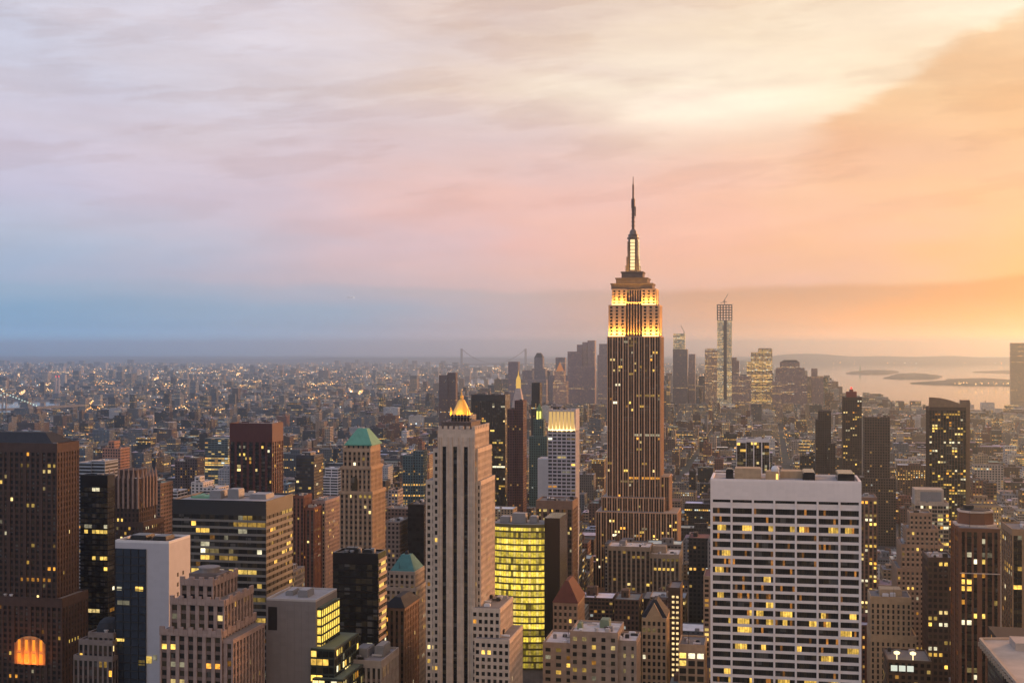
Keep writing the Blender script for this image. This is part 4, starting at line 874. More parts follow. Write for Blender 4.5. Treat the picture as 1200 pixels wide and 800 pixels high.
for x_ in (1052, 1071):
    a = M(); xx = f.X(x_); a.lathe(xx, b[2] + 5, [(.25, b[5]), (.25, b[5] + 3.2), (1.6, b[5] + 3.3), (1.8, b[5] + 4.4), (.5, b[5] + 5)], 8); th.part('roof_lamp', a, lamp('roof_lamp_cream', (1, .8, .4), 2.2))

# left / centre back row
f = Fr(1850, 540); b = f.box(521, 559, 505, 36)
th = plain('gold_pyramid_tower', 'tower whose gilded floodlit pyramid shows above the limestone striped tower', 'gold pyramid tower', 'skyscraper', (f, [b, f.box(528, 553, 487, 28, dy=3)]), (.34, .28, .23), yb=500)
cx, cy = f.X(541, 15), f.Y + 15
a = M(); a.lathe(cx, cy, [(14.5, f.Z(487)), (11, f.Z(480)), (4.5, f.Z(469)), (2.6, f.Z(468.5)), (2.4, f.Z(464)), (1.0, f.Z(463)), (.2, f.Z(457))], 8, rot=pi / 8); th.part('gilded_spire', a, gold)
for sx in (-1, 1):
    a = M(); a.lathe(cx + sx * 13, cy - 13, [(2, f.Z(487)), (1.8, f.Z(482)), (.2, f.Z(477))], 8); th.part('pinnacle', a, gold)
flood(th, cx, cy - 19, f.Z(487) + 1, (0, .45, 1), 26, 1, 17000, mesh=False); flood(th, cx + 19, cy, f.Z(487) + 1, (-.45, 0, 1), 1, 26, 13000, mesh=False)
f = Fr(2000, 573); b = f.box(552, 592, 463, 40)
tower('dark_bronze_tower', 'flat-topped dark bronze glass tower with orange lit rows in its upper floors', 'flat dark bronze tower', 'skyscraper', [b], [black_glass, stone('bronze_spandrel', (.03, .018, .014), .4)], 3.4, 3.8, .4, 1.3, .3, 9, p=.07, rowp=.10, n=90, seed=50, yb=590, roof=(.05, .045, .045))
f = Fr(1800, 604); b = f.box(594.5, 603, 480, 24); b1 = f.box(603, 613, 470, 28, dy=3)
plain('maroon_slab', 'narrow dark maroon slab pressed against the flat dark bronze tower', 'maroon slab', 'skyscraper', (f, [b, b1]), (.09, .035, .035), lit=.03, yb=590)
f = Fr(2150, 606); b = f.box(598.5, 613, 483, 26)
th = plain('white_campanile', 'white clock-tower campanile with a golden cupola', 'white campanile', 'skyscraper', (f, [b]), (.48, .40, .38), lit=.05, yb=480)
cx, cy = (b[0] + b[1]) / 2, b[2] + 13; w = (b[1] - b[0]) / 2
a = M(); a.frustum((cx - w - .5, cx + w + .5, cy - 12, cy + 12), (cx - 4, cx + 4, cy - 4, cy + 4), b[5] + .2, f.Z(455)); th.part('pyramid_roof', a, stone('pale_roof', (.45, .38, .36)))
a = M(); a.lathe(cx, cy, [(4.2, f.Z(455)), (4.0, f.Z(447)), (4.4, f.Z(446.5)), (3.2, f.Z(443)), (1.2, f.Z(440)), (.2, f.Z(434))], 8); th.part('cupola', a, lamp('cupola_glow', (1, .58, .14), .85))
f = Fr(2300, 628); b = f.box(623, 632.5, 449, 24); th = plain('slim_black_tower', 'very slim black tower behind the green lantern tower', 'slim black tower', 'skyscraper', (f, [b, f.box(622.5, 631, 470, 24, dy=-3)]), (.03, .024, .024), lit=.12, yb=486)
f = Fr(1900, 630); b = f.box(620, 641, 512, 26); b1 = f.box(625, 637, 492, 18, dy=4)
th = plain('green_lantern_tower', 'teal stone tower with a lit green and gold lantern at its top', 'green lantern tower', 'skyscraper', (f, [b, b1]), (.07, .13, .125), lit=.06, yb=590)
cx, cy = (b1[0] + b1[1]) / 2, b1[2] + 9
a = M(); a.lathe(cx, cy, [(5.2, b1[5]), (4.6, f.Z(481)), (3.4, f.Z(478.5)), (.3, f.Z(473))], 8, rot=pi / 8); gl_o = th.part('lantern', a, stone('lantern_copper', (.12, .2, .1)))
for dx in (-2.2, 2.2):
    a = M(); a.box(cx + dx - 1.2, cx + dx + 1.2, cy - 5.9, cy - 5.3, b1[5] + 1, f.Z(482)); th.part('lantern_window', a, lamp('lantern_glow', (.95, .85, .18), 1.6), gl_o)
f = Fr(820, 470); b = f.box(452, 488, 690, 30); b1 = f.box(456, 486, 672, 24, dy=3)
L = tower('mansard_tower', 'stone tower with a small teal mansard roof right of the black slab', 'teal mansard tower', 'office building', [b, b1], [stone('grey_tan', (.33, .28, .24)), beige], 3.2, 3.7, 1.5, 1.5, .5, 1.2, p=.08, n=80, seed=60, yb=785)
a = M(); cx, cy = (b1[0] + b1[1]) / 2, (b1[2] + b1[3]) / 2; a.frustum((b1[0], b1[1], b1[2], b1[3]), (cx - 3, cx + 3, cy - 3, cy + 3), b1[5] + .2, f.Z(653)); man_o = L.part('mansard_roof', a, stone('teal_copper', (.06, .17, .17)))
a = M(); a.lathe(cx, cy, [(1.6, f.Z(653)), (1.4, f.Z(651)), (.2, f.Z(648))], 8); L.part('finial', a, slate, man_o)
f = Fr(700, 462); b = f.box(450, 474, 712, 30); L = tower('hipped_brown_building', 'brown brick building with a dark hipped roof below the teal mansard tower', 'brown hipped building', 'building', [b], [stone('warm_brown_brick', (.20, .125, .09)), brown_brick], 3.2, 3.8, 1.5, 1.6, .5, 1.5, p=.05, n=50, seed=61, par=False)
a = M(); a.frustum((b[0] - .4, b[1] + .4, b[2] - .4, b[3] + .4), (b[0] + 4, b[1] - 4, b[2] + 6, b[3] - 6), b[5] + .15, b[5] + 5); L.part('hip_roof', a, slate)
f = Fr(620, 430); b = f.box(405, 447, 776, 30); b1 = f.box(410, 440, 766, 22, dy=4); L = tower('colonnaded_stone_building', 'low stone building with a row of pilasters in front of the black slab', 'low colonnaded building', 'office building', [b], [stone('grey_tan', (.33, .28, .24)), stone('rose_spandrel', (.16, .115, .10))], 2.6, 6.0, 1.2, 1.4, .7, 2.5, p=.05, n=40, seed=62, roof=(.2, .19, .19))
plant(L, b, [(.1, .45, .3, .7, 4), (.6, .85, .4, .8, 5)], steel)
f = Fr(1250, 107); plain('blue_glass_slab', 'low blue glass slab with pale curved balconies behind the narrow black slab', 'blue glass slab', 'office building', (f, [f.box(91, 107, 543, 30), f.box(107, 123, 541, 26, dy=2)]), (.30, .34, .40), (20, 3.4), .97, .02, roof=(.4, .42, .45), yb=558)
f = Fr(1600, 131); plain('pink_brick_tower', 'pinkish brick apartment tower with a narrow raised core', 'pink brick tower', 'apartment building', (f, [f.box(120, 141, 526, 24), f.box(127, 134, 518, 14, dy=5)]), (.36, .20, .15), lit=.05, yb=548)
f = Fr(1250, 200); plain('white_terraced_block', 'white terraced apartment block with blue-grey balconies left of the wide banded block', 'white terraced block', 'apartment building', (f, [f.box(182, 200, 590, 30), f.box(188, 208, 577, 22, dy=6)]), (.55, .55, .58), (8, 3.2), .9, .03, roof=(.5, .5, .52), yb=620)
f = Fr(1350, 240); plain('white_rooftop_block', 'small white stepped apartment block peeking over the wide banded block roof', 'white stepped block', 'apartment building', (f, [f.box(224, 238, 566, 26), f.box(238, 256, 572, 26), f.box(228, 234, 560, 12, dy=6)]), (.56, .54, .54), (4, 3.2), .5, .05, roof=(.5, .5, .5), yb=582)
f = Fr(1200, 178); plain('green_topped_block', 'brown block edged with a pale green roof left of the white terraced block', 'brown green-roofed block', 'apartment building', (f, [f.box(168, 188, 567, 26)]), (.16, .11, .09), lit=.04, roof=(.2, .3, .25), yb=620)
f = Fr(1700, 217); plain('dark_lit_tower', 'dark apartment tower with warm lit windows and pale cap left of dark red tower', 'dark lit tower', 'apartment building', (f, [f.box(205, 217, 541, 22), f.box(217, 231, 537, 22, dy=3)]), (.10, .08, .085), lit=.14, roof=(.35, .4, .3), yb=580)
f = Fr(2200, 253); plain('teal_lit_block', 'low glass block with pale green lit floors left of the dark red tower top', 'teal lit block', 'office building', (f, [f.box(240, 267, 514, 30)]), (.10, .15, .17), (6, 3.8), .9, .5, roof=(.25, .28, .3), yb=545)
f = Fr(1700, 483); plain('teal_speckled_tower', 'teal glass tower with bright speckled windows left of the limestone striped tower', 'teal speckled tower', 'office building', (f, [f.box(472, 484, 534, 22), f.box(484, 496, 529, 22, dy=2)]), (.07, .12, .14), lit=.20, yb=588)
f = Fr(1200, 465); plain('dull_brown_block', 'dull brown block with regular small windows left of the limestone striped tower', 'dull brown block', 'office building', (f, [f.box(450, 479, 597, 30)]), (.15, .10, .08), lit=.06, yb=650)
f = Fr(1000, 468); plain('flat_tan_block', 'grey-tan flat block behind the teal mansard roof', 'flat tan block', 'office building', (f, [f.box(449, 468, 613, 30)]), (.22, .18, .16), lit=.03, yb=655)
f = Fr(1000, 486); plain('unlit_black_slab', 'black slab with few lights squeezed behind the limestone striped tower', 'squeezed black slab', 'office building', (f, [f.box(478, 497, 592, 30)]), (.015, .014, .016), (3, 3.8), .8, .03, roof=(.04, .04, .04), yb=660)
f = Fr(3500, 524); plain('far_brick_tower', 'lone brown twin-topped tower standing before the far pale inlet', 'lone brown tower', 'apartment building', (f, [f.box(514.5, 524, 440, 24), f.box(524, 534, 437, 24, dy=4)]), (.13, .085, .085), lit=.05, yb=468)
f = Fr(1700, 430); plain('sloped_white_building', 'white slope-topped building behind the green-pyramid tower', 'white slope-topped building', 'building', (f, [f.box(378, 396, 560, 30), f.box(381, 396, 550, 20, dy=5)]), (.58, .58, .62), (9, 3.6), .9, .02, roof=(.6, .6, .62), yb=585)
f = Fr(1450, 468); plain('pale_office_tower', 'pale narrow tower above rooftops between green-pyramid tower and teal speckled tower', 'pale narrow tower', 'office building', (f, [f.box(455, 466, 575, 22)]), (.35, .30, .29), lit=.05, yb=600)

# ---- lower Manhattan and the far shore: towers a few kilometres off, each its own
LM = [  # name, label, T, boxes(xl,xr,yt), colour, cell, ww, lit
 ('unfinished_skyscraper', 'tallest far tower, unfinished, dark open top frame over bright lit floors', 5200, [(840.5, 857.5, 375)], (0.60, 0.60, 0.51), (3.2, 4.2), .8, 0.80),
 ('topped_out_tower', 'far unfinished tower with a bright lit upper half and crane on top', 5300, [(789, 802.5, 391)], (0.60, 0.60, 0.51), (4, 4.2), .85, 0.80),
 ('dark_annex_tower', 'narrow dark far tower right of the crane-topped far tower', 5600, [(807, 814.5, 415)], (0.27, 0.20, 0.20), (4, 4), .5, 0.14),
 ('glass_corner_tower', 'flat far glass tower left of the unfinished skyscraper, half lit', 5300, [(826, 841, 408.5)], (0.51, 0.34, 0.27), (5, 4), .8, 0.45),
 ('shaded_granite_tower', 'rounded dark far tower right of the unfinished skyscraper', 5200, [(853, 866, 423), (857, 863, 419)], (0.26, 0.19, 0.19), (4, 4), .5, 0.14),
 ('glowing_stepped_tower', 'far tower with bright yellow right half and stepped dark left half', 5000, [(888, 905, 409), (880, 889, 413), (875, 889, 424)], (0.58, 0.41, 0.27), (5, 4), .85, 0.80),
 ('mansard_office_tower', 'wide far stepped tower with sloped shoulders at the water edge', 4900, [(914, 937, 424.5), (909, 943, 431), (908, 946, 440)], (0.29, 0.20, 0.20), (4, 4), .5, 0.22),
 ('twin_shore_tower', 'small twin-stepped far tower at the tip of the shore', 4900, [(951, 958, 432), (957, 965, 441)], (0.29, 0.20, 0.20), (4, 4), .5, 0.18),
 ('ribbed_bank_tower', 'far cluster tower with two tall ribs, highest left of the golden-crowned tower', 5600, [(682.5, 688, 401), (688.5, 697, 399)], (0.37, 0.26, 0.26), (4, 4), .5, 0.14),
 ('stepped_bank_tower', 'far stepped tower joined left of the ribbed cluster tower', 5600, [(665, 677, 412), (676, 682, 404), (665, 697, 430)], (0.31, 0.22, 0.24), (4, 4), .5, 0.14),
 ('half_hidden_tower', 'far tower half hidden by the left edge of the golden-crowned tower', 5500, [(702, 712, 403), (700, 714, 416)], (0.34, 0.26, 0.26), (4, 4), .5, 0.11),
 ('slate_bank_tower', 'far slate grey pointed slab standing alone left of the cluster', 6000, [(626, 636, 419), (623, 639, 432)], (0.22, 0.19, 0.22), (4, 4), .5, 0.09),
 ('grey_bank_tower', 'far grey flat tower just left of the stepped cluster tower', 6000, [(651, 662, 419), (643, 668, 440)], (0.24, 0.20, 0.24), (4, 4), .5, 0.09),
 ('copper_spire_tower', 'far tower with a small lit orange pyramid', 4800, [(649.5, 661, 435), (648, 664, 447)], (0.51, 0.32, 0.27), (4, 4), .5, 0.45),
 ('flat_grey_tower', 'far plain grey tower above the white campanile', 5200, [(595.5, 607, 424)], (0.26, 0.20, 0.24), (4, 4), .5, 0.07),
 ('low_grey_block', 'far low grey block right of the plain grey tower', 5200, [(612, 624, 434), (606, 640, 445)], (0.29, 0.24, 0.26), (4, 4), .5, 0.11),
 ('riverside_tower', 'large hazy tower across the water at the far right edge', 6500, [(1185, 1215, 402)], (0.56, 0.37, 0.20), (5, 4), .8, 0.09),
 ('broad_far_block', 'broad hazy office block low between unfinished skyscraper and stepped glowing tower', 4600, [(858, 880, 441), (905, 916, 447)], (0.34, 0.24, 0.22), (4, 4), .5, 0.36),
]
GL = 'towers of the far downtown skyline'
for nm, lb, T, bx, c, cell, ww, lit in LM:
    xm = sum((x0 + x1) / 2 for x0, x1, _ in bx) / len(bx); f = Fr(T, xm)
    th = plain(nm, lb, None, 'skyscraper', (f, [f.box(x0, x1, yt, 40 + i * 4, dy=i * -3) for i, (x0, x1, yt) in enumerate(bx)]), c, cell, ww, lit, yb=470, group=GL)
    b = th.boxes[0]
    if nm == 'unfinished_skyscraper':
        a = M(); z0_, z1_ = b[5] - 1, f.Z(357)
        for i in range(6):
            for j in range(6):
                if i in (0, 5) or j in (0, 5):
                    x = b[0] + (b[1] - b[0]) * i / 5; y = b[2] + (b[3] - b[2]) * j / 5; a.box(x - 1.6, x + 1.6, y - 1.6, y + 1.6, z0_, z1_)
        for k_ in range(7):
            zz = z0_ + (z1_ - z0_) * k_ / 6; a.box(b[0] - .5, b[1] + .5, b[2] - .5, b[3] + .5, zz - 1.5, zz + 1.5)
        th.part('steel_frame', a, stone('bare_steel', (.05, .035, .035)))
        a = M(); a.box(b[0] + (b[1] - b[0]) * .44, b[0] + (b[1] - b[0]) * .66, b[2] - 2.5, b[2] - .1, 60, z0_); th.part('hoist_tower', a, stone('bare_steel', (.05, .035, .035)))
        a = M(); cx = (b[0] + b[1]) / 2; a.bar((cx, b[2] + 20, z1_), (cx, b[2] + 20, z1_ + 22), 1.8); a.bar((cx - 6, b[2] + 20, z1_ + 12), (cx + 14, b[2] + 20, z1_ + 44), 1.3); a.bar((cx - 16, b[2] + 20, z1_ + 9), (cx + 8, b[2] + 20, z1_ + 13), 1.5)
        th.part('crane', a, stone('bare_steel', (.05, .035, .035)))
    if nm == 'topped_out_tower':
        a = M(); cx = b[1] - 4; a.bar((cx, b[2] + 10, b[5]), (cx, b[2] + 10, b[5] + 10), 1.6); a.bar((cx + 2, b[2] + 10, b[5] + 5), (cx - 13, b[2] + 10, b[5] + 36), 1.2); th.part('crane', a, stone('bare_steel', (.05, .035, .035)))
        b2_ = f.box(788.5, 805.5, 409, 46, dy=-3); a = M(); a.box(*b2_, 0, (.2, .15, .15, .6), (4, 4, .08, .3)); th.part('lower_wall', a, 'facade')
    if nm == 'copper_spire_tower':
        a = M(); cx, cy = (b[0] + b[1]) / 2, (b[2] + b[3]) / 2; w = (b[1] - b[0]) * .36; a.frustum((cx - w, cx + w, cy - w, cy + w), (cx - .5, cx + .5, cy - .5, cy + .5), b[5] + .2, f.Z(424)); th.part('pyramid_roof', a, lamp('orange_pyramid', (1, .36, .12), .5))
    if nm == 'mansard_office_tower':
        a = M(); a.frustum((b[0], b[1], b[2], b[3]), (b[0] + 16, b[1] - 12, b[2] + 12, b[3] - 12), b[5] + .2, b[5] + 9); th.part('sloped_roof', a, slate)
    if nm == 'slate_bank_tower':
        a = M(); a.frustum((b[0], b[1], b[2], b[3]), (b[0] + 11, b[1] - 11, b[2] + 8, b[3] - 8), b[5] + .2, f.Z(413.5)); th.part('pointed_roof', a, slate)
    if nm == 'glowing_stepped_tower':
        a = M(); a.frustum((b[0], b[1], b[2], b[3]), (b[0] + 6, b[1] - 6, b[2] + 4, b[3] - 4), b[5] + .2, b[5] + 3.5); th.part('flat_crown', a, slate)

# ================================================================== ground, water, far land
def inpoly(p, poly):
    x, y = p; r = False; j = len(poly) - 1
    for i in range(len(poly)):
        if (poly[i][1] > y) != (poly[j][1] > y) and x < (poly[j][0] - poly[i][0]) * (y - poly[i][1]) / (poly[j][1] - poly[i][1]) + poly[i][0]: r = not r
        j = i
    return r
m, q = newmat('city_ground'); MATS['city_ground'] = m
p = q.n('ShaderNodeTexCoord').outputs['Object']; a1 = q.noise(p, .0012, 6, .6); a2 = q.noise(p, .03, 5, .7)
cc = q.mix(q.rng(a1, .42, .62), (.045, .042, .045, 1), (.05, .06, .035, 1)); cc = q.mix(q.rng(a2, .5, .75), cc, (.13, .12, .115, 1))
bs = q.n('ShaderNodeBsdfPrincipled'); q.put(bs.inputs['Base Color'], cc); bs.inputs['Roughness'].default_value = .9; out(q, bs.outputs[0])
m, q = newmat('harbour_water'); MATS['harbour_water'] = m
p = q.n('ShaderNodeTexCoord').outputs['Object']; bs = q.n('ShaderNodeBsdfPrincipled'); bs.inputs['Base Color'].default_value = (.03, .045, .055, 1); bs.inputs['Roughness'].default_value = .07
bs.inputs['IOR'].default_value = 1.33
bm = q.n('ShaderNodeBump'); bm.inputs['Strength'].default_value = .05; bm.inputs['Distance'].default_value = 2.0; q.put(bm.inputs['Height'], q.noise(p, .02, 4, .6)); q.nt.links.new(bm.outputs[0], bs.inputs['Normal'])
out(q, bs.outputs[0])
GR = 60000
a = M(); nq = 24
for i in range(nq):
    for j in range(nq):
        x0, x1 = -GR + 2 * GR * i / nq, -GR + 2 * GR * (i + 1) / nq; y0, y1 = -GR + 2 * GR * j / nq, -GR + 2 * GR * (j + 1) / nq
        a.quad([(x0, y0, 0), (x1, y0, 0), (x1, y1, 0), (x0, y1, 0)])
tag(a.build('ground', 'city_ground'), kind='structure')
WATER = [[(905, 437), (930, 449), (960, 456), (1000, 462), (1050, 475), (1090, 479), (1210, 485), (1420, 500), (1420, 428), (1180, 427), (1100, 427), (1010, 426), (1000, 422.6), (905, 421)],
         [(517, 449.5), (536, 449), (545, 455), (572, 452.5), (600, 447), (640, 443.5), (640, 440), (596, 441), (560, 444), (520, 445), (467, 446), (467, 448)],
         [(-80, 470), (74, 471), (76, 477.5), (10, 481), (-80, 487)], [(-80, 489), (-20, 481), (12, 481), (11, 486), (-10, 489), (-80, 499)],
         [(470, 428), (530, 426.5), (640, 428), (640, 430), (530, 429.5)]]
ISL = [[(990, 437.4), (1008, 435), (1030, 434), (1055, 436), (1040, 438), (1015, 438.6)], [(1036, 443), (1052, 438.5), (1075, 437.8), (1103, 441.2), (1096, 443.4), (1060, 443.9)],
       [(1066, 449), (1100, 447.5), (1112, 444.5), (1120, 447), (1180, 447.5), (1420, 440), (1420, 452), (1200, 454), (1175, 451.5), (1110, 450.6)],
       [(1140, 436), (1180, 434.2), (1420, 432), (1420, 437), (1180, 437.4)]]
for w in WATER: 
    a = M(); a.quad([(*gnd(px, py, .5), .5) for px, py in w]); tag(a.build('water', 'harbour_water'), kind='structure')
m, q = newmat('wooded_land'); p = q.n('ShaderNodeTexCoord').outputs['Object']; bs = q.n('ShaderNodeBsdfPrincipled'); MATS['wooded_land'] = m
q.put(bs.inputs['Base Color'], q.mix(q.noise(p, .02, 5, .7), (.012, .018, .010, 1), (.05, .045, .04, 1))); bs.inputs['Roughness'].default_value = .95; out(q, bs.outputs[0])
for w in ISL:
    P = [Vector(gnd(px, py, 1)) for px, py in w]; c = sum(P, Vector((0, 0))) / len(P); n_ = len(P); a = M(); rn = random.Random(len(w) + int(w[0][0]))
    # finely divided outline, banked up to an uneven tree-covered top
    ring = []
    for i in range(n_):
        for k in range(8): ring.append(P[i].lerp(P[(i + 1) % n_], k / 8) + Vector((rn.uniform(-25, 25), rn.uniform(-25, 25))))
    prev = [(v.x, v.y, .4) for v in ring]
    for s, hz in ((.97, 9), (.8, 16), (.45, 22)):
        cur_ = [(*(c + (v - c) * s), hz * rn.uniform(.6, 1.25)) for v in ring]
        for i in range(len(ring)): j = (i + 1) % len(ring); a.quad([prev[i], prev[j], cur_[j], cur_[i]])
        prev = cur_
    for i in range(len(ring)): j = (i + 1) % len(ring); a.quad([prev[i], prev[j], (c.x, c.y, 20)])
    tag(a.build('island', 'wooded_land'), kind='structure')
# statue on the small island
sx, sy = gnd(1008, 435.8, 10); a = M(); a.lathe(sx, sy, [(26, 8), (24, 20), (12, 22), (11, 45), (8, 47), (7, 66), (5, 80), (3, 86), (3, 90)], 8); a.bar((sx, sy, 80), (sx + 5, sy, 104), 1.5)
o = a.build('harbour_statue', copper); tag(o, 'tiny green statue on a pedestal on the small harbour island', 'statue')
# hills beyond the bay and along the horizon
def hills(pa, pb, T0, zb, seed, n=70):
    rn = random.Random(seed); a = M(); pts = []; ph = [rn.uniform(0, 6) for _ in range(4)]
    for i in range(n + 1):
        px = pa + (pb - pa) * i / n; r = ray(px); u = i / n
        hz = zb * (.72 + .16 * math.sin(u * 7 + ph[0]) + .08 * math.sin(u * 19 + ph[1]) + .05 * math.sin(u * 47 + ph[2])) * min(1, u * 7, (1 - u) * 7 + .02)
        pts.append((r, max(5, hz)))
    for i in range(n):
        (r0, h0), (r1, h1) = pts[i], pts[i + 1]
        def P(r, t, z): return (r[0] * t, r[1] * t, z)
        for t0, k0, t1, k1 in ((T0, 0, T0 + 1500, .6), (T0 + 1500, .6, T0 + 3500, 1), (T0 + 3500, 1, T0 + 7000, 0)):
            a.quad([P(r0, t0, h0 * k0), P(r1, t0, h1 * k0), P(r1, t1, h1 * k1), P(r0, t1, h0 * k1)])
    tag(a.build('hills', 'wooded_land'), kind='structure')
hills(840, 1420, 24000, 210, 1); hills(300, 900, 30000, 90, 2); hills(-200, 420, 32000, 36, 3)

# ================================================================== bridges, chimneys, aeroplane
brs = stone('bridge_steel', (.16, .17, .19), .6)
def cable_z(u, zt, zl): return zl + (zt - zl) * (2 * u - 1) ** 2
A_, B_ = Vector(gnd(-130, 487, 40)), Vector(gnd(46, 477, 40)); L_ = (B_ - A_).length; d_ = (B_ - A_) / L_
br = bpy.data.objects.new('suspension_bridge', None); COL.objects.link(br); br.location = (*A_, 0)
tag(br, 'suspension bridge with strings of white lights along its sagging cables over the river', 'bridge')
def local(acc, nm, mt): return acc.build(nm, mt, br, (*A_, 0))
a = M(); a.bar((*(A_ - d_ * 200), 40), (*(B_ + d_ * 250), 38), 6); local(a, 'deck', brs)
for u in (.12, .74):
    a = M(); p_ = A_ + d_ * L_ * u
    for s in (-9, 9): a.bar((p_.x - d_.y * s, p_.y + d_.x * s, 0), (p_.x - d_.y * s, p_.y + d_.x * s, 100), 2.6)
    for z in (42, 70, 98): a.bar((p_.x - d_.y * 9, p_.y + d_.x * 9, z), (p_.x + d_.y * 9, p_.y - d_.x * 9, z), 2.2)
    local(a, 'tower', brs)
a = M(); lt = M()
for i in range(46):
    def cz(u):
        if u < .12: return 45 + 55 * u / .12
        if u > .74: return 100 - 58 * (u - .74) / .26
        return cable_z((u - .12) / .62, 100, 50)
    u0, u1 = i / 46, (i + 1) / 46; p0, p1 = A_ + d_ * L_ * u0, A_ + d_ * L_ * u1; a.bar((*p0, cz(u0)), (*p1, cz(u1)), 1.0)
    lt.lathe(p0.x, p0.y, [(.1, cz(u0) - 3.2), (3.0, cz(u0)), (.1, cz(u0) + 3.2)], 6)
local(a, 'cable', brs); local(lt, 'cable_lights', lamp('bridge_lamp', (.75, 1, .85), 1.3))['kind'] = 'stuff'
def far_bridge():
    P = [Vector((ray(px)[0] * T, ray(px)[1] * T)) for px, T in ((541, 17000), (616, 17600))]; d = (P[1] - P[0]); n = d.normalized()
    o = bpy.data.objects.new('far_suspension_bridge', None); COL.objects.link(o); o.location = (*P[0], 0); tag(o, 'faint far suspension bridge whose two grey towers stand on the horizon', 'bridge')
    for p_ in P:
        a = M()
        for s in (-14, 14): a.bar((p_.x - n.y * s, p_.y + n.x * s, 0), (p_.x - n.y * s, p_.y + n.x * s, 290), 9)
        for z in (90, 280): a.bar((p_.x - n.y * 14, p_.y + n.x * 14, z), (p_.x + n.y * 14, p_.y - n.x * 14, z), 8)
        a.build('tower', brs, o, (*P[0], 0))
    a = M(); a.bar((*(P[0] - d * .3), 75), (*(P[1] + d * .3), 75), 10); a.build('deck', brs, o, (*P[0], 0)); a = M()
    for i in range(20):
        u0, u1 = i / 20, (i + 1) / 20; a.bar((*(P[0] + d * u0), cable_z(u0, 285, 90)), (*(P[0] + d * u1), cable_z(u1, 285, 90)), 4)
    a.build('cable', brs, o, (*P[0], 0))
far_bridge()
for i, px in enumerate((65.5, 69)):
    x, y = gnd(px, 462, 0); o = bpy.data.objects.new('chimney_stack', None); COL.objects.link(o); o.location = (x, y, 0)
    tag(o, ('left' if i == 0 else 'right') + ' one of two pale power station chimneys with red tip lights', 'chimney', 'power station chimneys')
    a = M(); a.lathe(x, y, [(7, 0), (5, 104)], 10); a.build('shaft', stone('pale_chimney', (.45, .42, .44)), o, (x, y, 0)); a = M(); a.lathe(x, y, [(4, 104), (4, 109), (1, 111)], 8); a.build('beacon', lamp('red_beacon', (1, .08, .06), 2.0), o, (x, y, 0))
r = ray(411); T = 9000; ax, ay, azz = r[0] * T, r[1] * T, H + (Y0 - 348.5) / F * T
pl = bpy.data.objects.new('airliner', None); COL.objects.link(pl); pl.location = (ax, ay, azz); tag(pl, 'tiny white airliner low in the evening sky above the far city', 'aeroplane')
wp = stone('white_fuselage', (.8, .8, .8), .4, .05)
a = M(); a.bar((ax - 26, ay, azz), (ax + 26, ay, azz + 1), 2.8); a.build('fuselage', wp, pl, pl.location); a = M(); a.bar((ax, ay - 25, azz - .4), (ax, ay + 25, azz - .4), 1.6); a.build('wing', wp, pl, pl.location); a = M(); a.bar((ax - 22, ay, azz + 2), (ax - 26, ay, azz + 11), 1.2); a.build('tail_fin', wp, pl, pl.location)
a = M(); a.lathe(ax + 24, ay - 3, [(.1, azz - 3), (3.0, azz), (.1, azz + 3)], 6); a.build('landing_light', lamp('landing_lamp', (1, .95, .85), 4.0), pl, pl.location)

# ================================================================== the rest of the city
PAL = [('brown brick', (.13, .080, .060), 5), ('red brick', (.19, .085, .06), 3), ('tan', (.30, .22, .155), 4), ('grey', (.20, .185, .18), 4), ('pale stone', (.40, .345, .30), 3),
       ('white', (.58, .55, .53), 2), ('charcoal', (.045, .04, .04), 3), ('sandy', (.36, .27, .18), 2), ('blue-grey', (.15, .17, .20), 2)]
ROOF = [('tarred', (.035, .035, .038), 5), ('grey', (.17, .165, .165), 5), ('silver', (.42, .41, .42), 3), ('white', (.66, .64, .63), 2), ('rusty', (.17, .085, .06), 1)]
BLUECAST = [('brown brick', (.11, .085, .08), 2), ('slate', (.085, .105, .14), 4), ('grey', (.17, .185, .21), 4), ('blue-grey', (.13, .17, .23), 5), ('white', (.52, .55, .62), 2), ('charcoal', (.035, .04, .055), 4), ('pale stone', (.33, .33, .35), 2)]
BLUECAST_ROOF = [('tarred', (.03, .036, .048), 5), ('grey', (.13, .155, .19), 5), ('silver', (.36, .40, .46), 3), ('white', (.58, .62, .68), 2)]
def pick(rn, L): return rn.choices(L, [x[2] for x in L])[0]
def hero_ok(x0, x1, y0, y1, z):
    ps = [proj(x, y, z) for x in (x0, x1) for y in (y0, y1)]
    if min(p[2] for p in ps) < 300: return 0
    xl, xr, T, TB = min(p[0] for p in ps), max(p[0] for p in ps), min(p[2] for p in ps), max(p[2] for p in ps)
    lim = z
    for h in HERO:
        for f in h['foot']:
            if f[0] - 3 < x1 and f[1] + 3 > x0 and f[2] - 3 < y1 and f[3] + 3 > y0: return 0
        if h['xl'] < xr + 1 and h['xr'] > xl - 1 and T < h['T'] + 40: lim = min(lim, H - (h['yb'] + 3 - Y0) / F * TB)
    return lim
BL = []       # x0,x1,y0,y1,z,colname,col,roofname,roof,lit,seed,cell,ww,bits
rn = random.Random(99)
